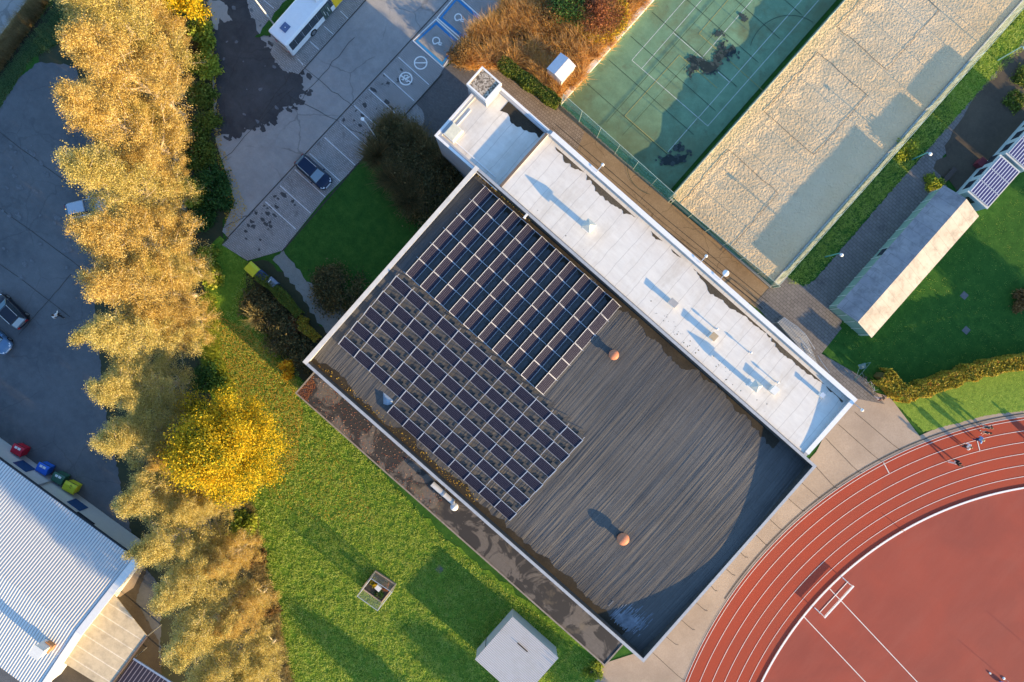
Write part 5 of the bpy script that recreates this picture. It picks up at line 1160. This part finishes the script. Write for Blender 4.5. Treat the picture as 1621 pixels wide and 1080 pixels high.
# shrubs
def shrub(px,py,r,h,leafm,label,n=4000,ls=.16,seed=0,cat='shrub',name='shrub',group=None,up=.3,sx=1,sy=1,solid=.5):
    q=np.random.default_rng(seed+100); e=empty(name,W(px,py),label,cat,group); g=MB()
    for k in range(7): 
        a=k*.9+q.random(); g.tube([(0,0,0),(math.cos(a)*r*.3*sx,math.sin(a)*r*.3*sy,h*.5),(math.cos(a)*r*.6*sx,math.sin(a)*r*.6*sy,h*.85)],[.05,.035,.015],5)
    g.build('stem',BARKD,e,local=True)
    nc=max(8,int(r*10)); C=q.normal(size=(nc,3)); C/=np.linalg.norm(C,axis=1)[:,None]; C[:,2]=abs(C[:,2]); C*=(.35+.55*q.random(nc)**.5)[:,None]
    idx=q.integers(0,nc,n); d=C[idx]+q.normal(size=(n,3))*.2; 
    c=d*np.array([r*sx,r*sy,h*.85]); c[:,2]=np.clip(c[:,2],.05,h)
    fast_mesh('foliage',leaf_quads(c,ls,q,up),4,leafm,e); return e
def grassclump(px,py,r,h,m,label,n=700,seed=0,wd=.05,lean=.8,cat='ornamental grass',name='ornamental_grass',group=None):
    q=np.random.default_rng(seed+300); e=empty(name,W(px,py),label,cat,group); g=MB(); g.lathe((0,0,0),[(r*.3,0),(r*.22,.15),(.02,.25)],10); g.build('root_crown',BRN,e,local=True)
    b=q.normal(size=(n,3))*r*.2; b[:,2]=0; fast_mesh('blades',blades(b,h,wd,q,lean),3,m,e); return e
# strip of green between trees and lane
for i,(px,py,r,h,m,lab) in enumerate([(322,60,1.5,2.2,LIME,'dark green shrub below the narrow yellow tree'),(330,112,1.5,2.2,LIME,'yellow green walnut like bush beside the lane'),(322,150,1.5,1.8,CLIP,'dark green bush just below the walnut like bush'),(328,200,1.6,1.8,CLIP,'green bush in the middle of the strip beside the lane'),(318,245,1.8,1.9,CLIP,'green bush level with the pale bay corner'),(337,285,1.8,2.2,GREENL,'large dark green bush, one of the pair at the lane bend'),(350,312,1.7,1.8,GREENL,'broad dark bush at the lower end of the strip'),(313,305,1.5,2.6,LIME,'pale yellow green leafy bush rising over the dark bushes'),(322,350,1.7,1.4,GREENL,'low dark green bush just above the sunlit grass patch'),(298,235,1.7,3.0,BRN,'brown leaved bush tucked against the golden trees'),(290,80,1.9,4.0,BRN,'brown bush behind the bright yellow tree'),(330,410,1.3,1.2,LIME,'yellow green bush in the first sunlit patch of grass'),(338,435,1.2,1.1,LIME,'pale bush at the shadow edge of the sunlit patch'),(332,598,1.7,3.4,GREENL,'dark green bush between the golden row and the maple'),(390,830,1.5,1.8,LIME,'yellow green bush at the lawn edge below the maple'),(402,880,1.2,1.4,BRN,'brown thicket at the lawn edge, upper of two'),(425,960,1.2,1.3,BRN,'brown thicket at the lawn edge, lower of two')]):
    shrub(px,py,r,h,m,lab,n=int(2600*r),ls=.18 if m is not LIME else .26,seed=i)
# big dusky shrub group by the bays, inner lawn and bed
for i,(px,py,r,h,m,lab) in enumerate([(628,222,3.0,2.6,DKB,'large dusky shrub whose tip points to the parking bays'),(655,262,3.1,2.6,DKB,'broad dusky shrub in the middle of the group by the block'),(690,275,2.6,2.5,DKB,'dusky shrub against the grey block wall'),(672,318,2.8,2.2,DKB,'dusky shrub near the hall wall at the top of the inner lawn'),(712,302,2.2,2.0,DKB,'dark shrub in the corner of block and hall'),(541,462,2.9,2.0,DKB,'rounded dusky shrub between gravel path and inner lawn'),(520,448,1.8,1.6,DKB,'smaller dusky shrub at the lawn end of the rounded one'),(408,485,1.7,1.8,DKB,'dark shrub at the lawn end of the planting bed'),(430,500,2.0,2.0,DKB,'dark shrub in the planting bed below the clipped hedge'),(452,530,2.2,2.0,DKB,'dark shrub in the middle of the planting bed'),(474,556,1.8,1.7,DKB,'dark shrub near the hall corner in the planting bed'),(498,572,1.4,1.3,DKB,'dark shrub right at the corner of the hall'),(470,515,1.2,1.0,RED,'low reddish plant beside the gravel path')]):
    shrub(px,py,r,h,m,lab,n=int(2300*r),ls=.17,seed=50+i)
for i,(px,py,lab) in enumerate([(597,250,'russet grass clump at the lawn side of the dusky shrubs'),(680,245,'russet grass clump on the block side of the dusky shrubs'),(640,298,'tawny grass clump leaning over the inner lawn'),(622,285,'olive grass clump beside the tawny one'),(622,208,'brown grass clump under the lamp post'),(655,225,'russet grass clump between the lamp post and the block'),(700,262,'brown grass clump closest to the grey block wall'),(650,320,'tawny grass clump at the lower side of the dusky shrubs')]):
    grassclump(px,py,1.3,2.3,TAW,lab,1300,i,.07,.8)
grassclump(410,503,.6,1.7,PAMP,'pale yellow pampas plumes catching the sun in the planting bed',300,20,.08,.7)
for i,(px,py,r,lab) in enumerate([(459,579,.85,'bright orange bush at the corner of the planting bed'),(459,592,.6,'small orange bush below the bright orange one')]): shrub(px,py,r,2.3,ORY,lab,1500,.18,seed=80+i)
for i,(px,py,r,h,m,lab) in enumerate(CAGE): shrub(px,py,r,h,globals()[m],lab,900,.14,seed=600+i)
def hedge(pts,wd,h,m,label,n,ls=.14,seed=0,cat='hedge'):
    q=np.random.default_rng(seed+500); P=[W(*p) for p in pts]; e=empty('hedge',P[0],label,cat); g=MB()
    seg=[(P[i],P[i+1]) for i in range(len(P)-1)]; Ls=np.array([(b-a).length for a,b in seg]); 
    k=q.choice(len(seg),n,p=Ls/Ls.sum()); t=q.random(n); A_=np.array([[*s[0].xy,0] for s in seg]); B_=np.array([[*s[1].xy,0] for s in seg])
    base=A_[k]+(B_[k]-A_[k])*t[:,None]; D=(B_-A_)/np.linalg.norm(B_-A_,axis=1)[:,None]; Nn=np.stack([-D[:,1],D[:,0],D[:,2]*0],1)[k]
    u=q.random(n); side=np.where(q.random(n)<.5,-1,1); top=u<.5
    off=np.where(top,(q.random(n)*2-1)*wd/2,side*wd/2*(.85+.2*q.random(n))); zz=np.where(top,h*(.88+.14*q.random(n)),h*q.random(n))
    bump=.14*np.sin(base[:,0]*2.1+base[:,1]*1.7)+.1*np.sin(base[:,1]*4+1)
    c=base+Nn*(off*(1+bump))[:,None]; c[:,2]=zz*(1+.1*bump)
    c-=np.array([P[0].x,P[0].y,0]); fast_mesh('foliage',leaf_quads(c,ls,q,.4),4,m,e)
    for a,b in seg:
        g.bar(Vector((a.x,a.y,h*.4))-Vector((P[0].x,P[0].y,0)),Vector((b.x,b.y,h*.4))-Vector((P[0].x,P[0].y,0)),wd*.4,h*.6)
    g.build('core',DKB,e,local=True); return e
hedge([(1383,592),(1398,604),(1414,621),(1424,622),(1470,607),(1520,589),(1570,577),(1640,566),(1760,560)],1.5,2.3,HEDG,'tall yellow green hedge between the right lawn and the running track',30000,.17)
hedge([(414,437),(440,458),(478,500)],1.0,1.3,CLIP,'narrow clipped green hedge beside the gravel path',9000,.1,seed=2)
hedge([(486,502),(480,515),(498,530),(506,538)],.8,1.2,HEDG,'loose yellowish end of the hedge near the hall wall',3500,.13,seed=3)
hedge([(792,103),(884,170)],1.1,1.5,CLIP,'yellow green hedge between walkway and orange grasses',8000,.15,seed=4)
for i,(px,py,r,h,m,lab) in enumerate([(1432,240,1.3,1.5,LIME,'yellow green bush beside the teal lamp post'),(1474,290,1.0,1.0,LIME,'small yellow green bush at the end of the green shed'),(1618,118,1.2,.7,CLIP,'green thicket beside the bare soil at the right edge'),(1606,160,1.2,.6,CLIP,'low thicket below the green one at the right edge'),(1612,475,1.2,1.6,BRN,'brown shrub on the right lawn, cut by the picture edge'),(940,1062,1.0,.9,LIME,'bright yellow green bush at the end corner of the annex')]):
    shrub(px,py,r,h,m,lab,n=int(2400*r),ls=.17,seed=200+i)
# orange grass bed: a mass of plumes
OB=[(718,97),(745,55),(790,20),(840,-40),(1060,-40),(1028,0),(894,155),(868,150),(800,104),(775,108),(745,108)]
sheet('planting_soil',OB,Z[3],plain('ochre_mulch',(.16,.11,.05),.95,var=.3,scale=4))
def mass(poly,n,per,h,wd,m,name,lean=.7,sd=.3,seed=0,label=None,cat=None):
    q=np.random.default_rng(seed); P=[W(*p) for p in poly]; c=scatter(P,n,q); hh=np.repeat(.6+.6*q.random(n),per)
    b=np.repeat(np.c_[c,np.full(n,.035)],per,axis=0)+np.c_[q.normal(size=(n*per,2))*sd,np.zeros(n*per)]
    v=blades(b,h*hh,wd,q,lean); o=fast_mesh(name,v,3,m); return tag(o,label,cat,kind='stuff')
mass(OB,520,150,1.45,.07,ORG,'orange_grass',.75,.22,5,'mass of orange and tan ornamental grasses beside the green court','ornamental grass')
for i,(px,py,r,h,m,lab) in enumerate([(948,28,2.6,2.6,RED,'round reddish bush ringed with yellow among the orange grasses'),(898,20,2.6,3.2,GREENL,'dark green shrub left of the round reddish bush'),(872,30,1.9,2.4,BRN,'olive brown shrub between the orange grasses and the dark green one'),(733,88,1.5,2.6,BRN,'brown shrub at the tip of the orange grass bed'),(970,-22,2.2,3.0,GREENL,'dark green shrub cut by the top edge above the round bush')]):
    shrub(px,py,r,h,m,lab,n=int(2600*r),ls=.15,seed=230+i)
# yellow ring around the red bush
q_=np.random.default_rng(9); a_=q_.random(4200)*1.0*np.pi*2; rr=2.75+q_.normal(size=4200)*.28; c_=W(948,30)
ring=np.stack([c_.x+np.cos(a_)*rr,c_.y+np.sin(a_)*rr,.3+1.1*q_.random(4200)],1); k_=(np.cos(a_-R(0))>-.45); ring=ring[k_]
tag(fast_mesh('yellow_ground_cover',leaf_quads(ring,.16,q_),4,YEL),'ring of bright yellow low foliage round the reddish bush','ground cover',kind='stuff')
# grass tufts on the lit lawns
TUFT=foliage('lawn_blades',[(.12,.24,.03),(.36,.5,.08),(.54,.64,.14),(.66,.7,.24)],.5,clump=.7)
LAWN=[(330,560),(392,425),(470,590),(500,640),(700,850),(950,1058),(900,1100),(440,1100),(432,1010),(400,905),(372,800)]
mass(LAWN,15000,9,.15,.06,TUFT,'grass_tufts',1.0,.14,11)
mass([(1410,630),(1560,592),(1660,572),(1660,648),(1560,656),(1462,682)],1500,7,.07,.04,TUFT,'grass_tufts',1.0,.12,12)
mass([(1245,445),(1655,-30),(1700,0),(1545,150),(1465,240),(1300,425),(1275,452)],3600,9,.15,.05,TUFT,'grass_tufts',1.0,.12,13)
mass([(1290,520),(1360,470),(1560,330),(1700,250),(1700,560),(1560,575),(1425,605)],900,6,.06,.03,TUFT,'grass_tufts',1.0,.14,14)
mass([(-5,120),(-5,78),(30,28),(52,0),(78,0),(60,28)],900,14,.75,.05,foliage('reed_blades',[(.12,.1,.04),(.3,.22,.1),(.42,.32,.16)],.35),'verge_reeds',.7,.15,25)
mass([(-5,172),(-5,130),(70,30),(95,0),(180,0),(110,60),(50,92)],2200,10,.14,.05,foliage('verge_blades',[(.06,.13,.06),(.12,.22,.09),(.2,.3,.12)],.35),'verge_grass',.9,.2,15)
mass([(385,800),(400,800),(412,880),(436,950),(444,1010),(462,1085),(440,1100),(420,1010),(400,930),(385,860)],900,22,.7,.06,foliage('dry_scrub_blades',[(.1,.12,.03),(.35,.28,.12),(.55,.42,.22)],.35),'dry_scrub',1.0,.25,31,'dry pale scrub along the edge of the big lawn under the trees','scrub')
mass([(322,470),(340,470),(345,560),(372,620),(360,640),(325,600)],500,16,.5,.06,LIME,'edge_weeds',1.0,.25,32,'pale weeds under the golden row beside the sunny lawn','weeds')
# fallen leaves
FALL=foliage('fallen_leaves',[(.3,.14,.03),(.5,.3,.04),(.65,.45,.06)],.1)
def litter(poly,n,z,ls,seed,name='fallen_leaves',m=FALL,hfun=None,h=0):
    q=np.random.default_rng(seed); P=[W(*p,h) for p in poly]; c=scatter(P,n,q); zz=np.full(n,z) if hfun is None else np.array([hfun(y) for y in c[:,1]])+z
    v=leaf_quads(np.c_[c,zz+q.random(n)*.02],ls,q,4.0); return tag(fast_mesh(name,v,4,m),kind='stuff')
litter([(345,500),(392,520),(470,600),(480,650),(470,740),(400,780),(350,620)],9000,.1,.1,1)
litter([(470,650),(560,740),(600,830),(480,820),(420,790)],1500,.1,.09,2)
litter([(470,622),(498,592),(560,645),(640,720),(700,790),(690,815)],650,AZ-.03,.09,3,m=foliage('russet_litter',[(.2,.05,.03),(.35,.12,.06),(.5,.4,.3)],.05),h=3)
litter([(470,622),(496,595),(500,612),(485,635)],420,AZ-.03,.1,4,m=RED,h=3)
litter([(500,578),(512,578),(760,790),(752,800)],230,.04,.09,6,hfun=hz,h=8.6)
litter([(322,0),(332,0),(352,230),(392,330),(360,380),(338,200)],1400,.06,.1,7)
litter([(755,275),(770,285),(850,350),(842,352)],160,.05,.09,8,hfun=hz,h=8.8)
# trees standing outside the picture whose shade falls into it
for i,(px,py,h,r,lab) in enumerate([(1085,1222,6.0,2.2,'small broad tree beyond the lower edge beside the apron'),(770,1225,5.5,2.0,'small tree beyond the lower edge on the big lawn'),(1010,1300,6.5,2.2,'tree beyond the lower edge behind the apron'),(1800,660,6.5,3.0,'tree beyond the right edge near the hedge'),(1890,700,7.5,3.2,'taller tree beyond the right edge behind the hedge'),(1790,420,5,2.4,'small tree beyond the right edge on the lawn')]):
    if i==0: g,lv=grow(6,2.3,90,16,7000,.2,base=.2,el=(30,60)); off=make_tree('young_tree',lab,'tree',W(px,py),g,lv,GREENL,BARKD)
    else: dup(off,W(px,py),i*1.1,lab,None,h/6)

# ------------------------------------------------------------------ people
SKIN=plain('skin',(.55,.34,.25),.6,var=.05)
def skinobj(name,J,E_,mat,parent,root=0):
    me=bpy.data.meshes.new(name); me.from_pydata([j[0] for j in J],E_,[]); me.materials.append(mat); o=bpy.data.objects.new(name,me); col.objects.link(o); o.parent=parent
    o.modifiers.new('skin','SKIN'); 
    if not me.skin_vertices: 
        pass
    for i,(p_,r_) in enumerate(J): me.skin_vertices[0].data[i].radius=(r_,r_)
    for i in range(len(J)): me.skin_vertices[0].data[i].use_root=(i==root)
    sb=o.modifiers.new('smooth','SUBSURF'); sb.levels=1; sb.render_levels=1
    return o
def person(loc,rz,top,legs,hair,label,stride=.0,arms=.3,h=1.75,bare=False,shorts=False,long_hair=False,group=None,crouch=0.):
    """faces +x; stride = how far the feet are apart fore and aft"""
    e=empty('person',loc,label,'person',group,rz); k=h/1.75; e.scale=(k,k,k)
    T=plain('cloth_%d_%d_%d'%tuple(int(c*200) for c in top),top,.85,var=.12,scale=9); Lm=plain('cloth_%d_%d_%d'%tuple(int(c*200) for c in legs),legs,.85,var=.12,scale=9)
    J=[((0,0,.94),.13),((0,0,1.18),.13),((.01,0,1.38),.145),((0,0,1.5),.06),((.02,0,1.6),.095),((.02,0,1.69),.09)]; E_=[(0,1),(1,2),(2,3),(3,4),(4,5)]
    legsJ=[((0,0,.95),.155)]; legsE=[]; topJ=[((0,0,.93),.17),((0,0,1.16),.17),((.01,0,1.37),.19)]; topE=[(0,1),(1,2)]; shoes=[]
    for s,ph in ((1,1),(-1,-1)):
        hip=(0,s*.095,.9); fx=stride*ph; knee=(fx*.5+.05+.06*abs(stride),s*.1,.5); ank=(fx-.03,s*.1,.09 if ph>0 else .09+.1*abs(stride)); toe=(fx+.13,s*.11,.045 if ph>0 else .06)
        n=len(J); J+=[(hip,.085),(knee,.055),(ank,.038),(toe,.03)]; E_+=[(0,n),(n,n+1),(n+1,n+2),(n+2,n+3)]
        m=len(legsJ); legsJ+=[(hip,.13),(knee,.1)]; legsE+=[(0,m),(m,m+1)]
        if not shorts: legsJ+=[((ank[0],ank[1],ank[2]+.05),.075)]; legsE+=[(m+1,m+2)]
        shoes.append([(ank,.045),((fx+.05,s*.105,ank[2]-.04),.05),(toe,.042)])
        sh=(0,s*.22,1.4); ax=-arms*ph; el=(ax*.45,s*.3,1.14); wr=(ax*.9+.12,s*.29,.93 if abs(arms)<.5 else 1.08); pa=(wr[0]+.03,s*.285,wr[2]-.08)
        n=len(J); J+=[(sh,.055),(el,.04),(wr,.026),(pa,.03)]; E_+=[(2,n),(n,n+1),(n+1,n+2),(n+2,n+3)]
        for f in range(4):
            q=(pa[0]+.035-.022*f,pa[1]+s*.002,pa[2]-.035); q2=(q[0]+.004,q[1]-s*.008,q[2]-.03-.008*(f in (1,2))); n2=len(J); J+=[(q,.009),(q2,.008),((q2[0]+.004,q2[1]-s*.014,q2[2]-.025),.007)]; E_+=[(n+3,n2),(n2,n2+1),(n2+1,n2+2)]
        n2=len(J); J+=[((pa[0]+.05,pa[1]-s*.01,pa[2]),.01),((pa[0]+.062,pa[1]-s*.015,pa[2]-.035),.008)]; E_+=[(n+3,n2),(n2,n2+1)]
        m=len(topJ); topJ+=[(sh,.1),(el,.08)]; topE+=[(2,m),(m,m+1)]
        if not bare: topJ+=[((wr[0]*.93,wr[1],wr[2]+.03),.055)]; topE+=[(m+1,m+2)]
    skinobj('body',J,E_,SKIN,e); skinobj('top',topJ,topE,T,e); skinobj('trousers' if not shorts else 'shorts',legsJ,legsE,Lm,e)
    for S in shoes: skinobj('shoe',S,[(0,1),(1,2)],DARKM if sum(top)>1.5 else WHITE,e)
    HM=plain('hair_%d'%int(hair[0]*100),hair,.8,var=.2,scale=20); g=MB(); g.ball((0,0,1.66),.128,12,1.02)
    if long_hair: g.tube([(-.08,0,1.66),(-.13,0,1.5),(-.12,0,1.36)],[.07,.06,.02],8)
    g.v=[(x-.012 if x>.04 else x,y,max(z,1.62) if x>.02 else z) for x,y,z in g.v]; g.build('hair',HM,e,local=True,smooth=True)
    g=MB(); g.ball((.115,.03,1.645),.012,6); g.ball((.115,-.03,1.645),.012,6); g.build('eyes',DARKM,e,local=True)
    g=MB(); g.hexa([(.09,-.012,1.6),(.13,-.014,1.6),(.13,.014,1.6),(.09,.012,1.6)],[(.09,-.006,1.65),(.105,-.006,1.65),(.105,.006,1.65),(.09,.006,1.65)]); g.build('nose',SKIN,e,local=True)
    return e
BL=(.02,.02,.022); WH=(.75,.75,.76)
person(W(99,500),R(160),WH,(.03,.03,.035),(.06,.04,.03),'person in a white jacket walking alone across the left asphalt',.34,.35)
person(W(1505,730),R(35),BL,(.6,.5,.48),(.05,.03,.02),'person in a black top and pale leggings, running alone in the second lane',.4,.75,long_hair=True)
person(W(1522,705),R(200),WH,(.05,.05,.06),(.25,.16,.08),'person in a wide white sweatshirt standing on the track, between runner and group',.05,.2)
person(W(1541,694),R(20),(.16,.32,.6),(.03,.04,.1),(.5,.38,.2),'person in a light blue jacket and navy trousers, nearest the lane mark',.18,.3,group=None)
person(W(1552,683),R(-70),BL,(.55,.4,.34),(.05,.03,.02),'person in a black shirt and shorts in the middle of the group',.12,.3,bare=True,shorts=True)
person(W(1554,675),R(110),(.02,.035,.04),(.3,.3,.32),(.2,.12,.06),'person in a dark green top at the outer edge of the track',.15,.3)
person(W(1386,630),R(150),(.16,.08,.06),(.75,.6,.58),(.22,.13,.07),'person in a brown top and pale pink trousers by the end of the hedge',.2,.25)
for px,py,hh,lab in [(1589,1074,1.5,'thin white marker pole on the infield near the white ball'),(1640,1034,1.6,'thin marker pole just outside the right edge of the infield')]:
    e=empty('marker_pole',W(px,py,.12),lab,'pole'); g=MB(); g.tube([(0,0,0),(0,0,hh)],.018,6); g.build('pole',ALU,e,local=True); g=MB(); g.lathe((0,0,0),[(.16,0),(.14,.06),(.03,.09)],14); g.build('base',WHITE,e,local=True)
e=empty('sports_bag',W(1584,1080,.12),'small violet sports bag on the infield near the white ball','bag',None,R(30))
g=MB(); g.tube([(-.28,0,.15),(-.22,0,.16),(.22,0,.16),(.28,0,.15)],[.1,.15,.15,.1],12); g.build('body',plain('violet_fabric',(.2,.17,.42),.8),e,local=True,smooth=True)
for sy in (-.05,.05): g=MB(); g.tube([(-.12,sy,.28),(-.08,sy,.38),(.08,sy,.38),(.12,sy,.28)],.012,6); g.build('handle',WHITE,e,local=True)
person(W(1652,706),R(180),BL,BL,(.1,.06,.04),'person in black standing just outside the right edge, casting a shadow',.1,.3)
person(W(1668,722),R(180),(.2,.05,.05),BL,(.1,.06,.04),'person in dark red just outside the right edge of the track',.2,.3)
person(W(1690,752),R(150),(.1,.2,.4),BL,(.1,.06,.04),'person in blue farther outside the right edge of the track',.2,.3)
# bicycles by the hedge end
def bicycle(loc,rz,colr,label):
    e=empty('bicycle',loc,label,'bicycle',None,rz); m=plain('bike_'+label.split()[0],colr,.4)
    for x in (-.52,.52):
        g=MB(); g.tube([(x+.33*math.cos(t),0,.34+.33*math.sin(t)) for t in np.linspace(0,2*math.pi,21)],.02,6); w_=g.build('wheel',TYRE,e,local=True)
        g=MB()
        for t in np.linspace(0,math.pi,5)[:-1]: g.tube([(x-.3*math.cos(t),0,.34-.3*math.sin(t)),(x+.3*math.cos(t),0,.34+.3*math.sin(t))],.004,3)
        g.build('spokes',STEEL,w_,local=True)
    g=MB(); 
    for a,b in [((-.52,0,.34),(-.05,0,.3)),((-.05,0,.3),(-.18,0,.78)),((-.18,0,.74),(.38,0,.78)),((-.05,0,.3),(.38,0,.74)),((.52,0,.34),(.36,0,.92)),((-.52,0,.34),(-.18,0,.72))]: g.tube([a,b],.02,6)
    g.build('frame',m,e,local=True)
    g=MB(); g.box(-.32,-.06,-.07,.07,.8,.86); g.build('saddle',DARKM,e,local=True)
    g=MB(); g.tube([(.33,-.28,.98),(.36,0,.95),(.33,.28,.98)],.016,6); g.build('handlebar',STEEL,e,local=True)
bicycle(W(1378,612),R(-38),(.7,.7,.7),'white bicycle leaning at the end of the hedge near the goal')
bicycle(W(1366,600),R(-30),(.1,.12,.14),'dark bicycle behind the white one by the folded goal')
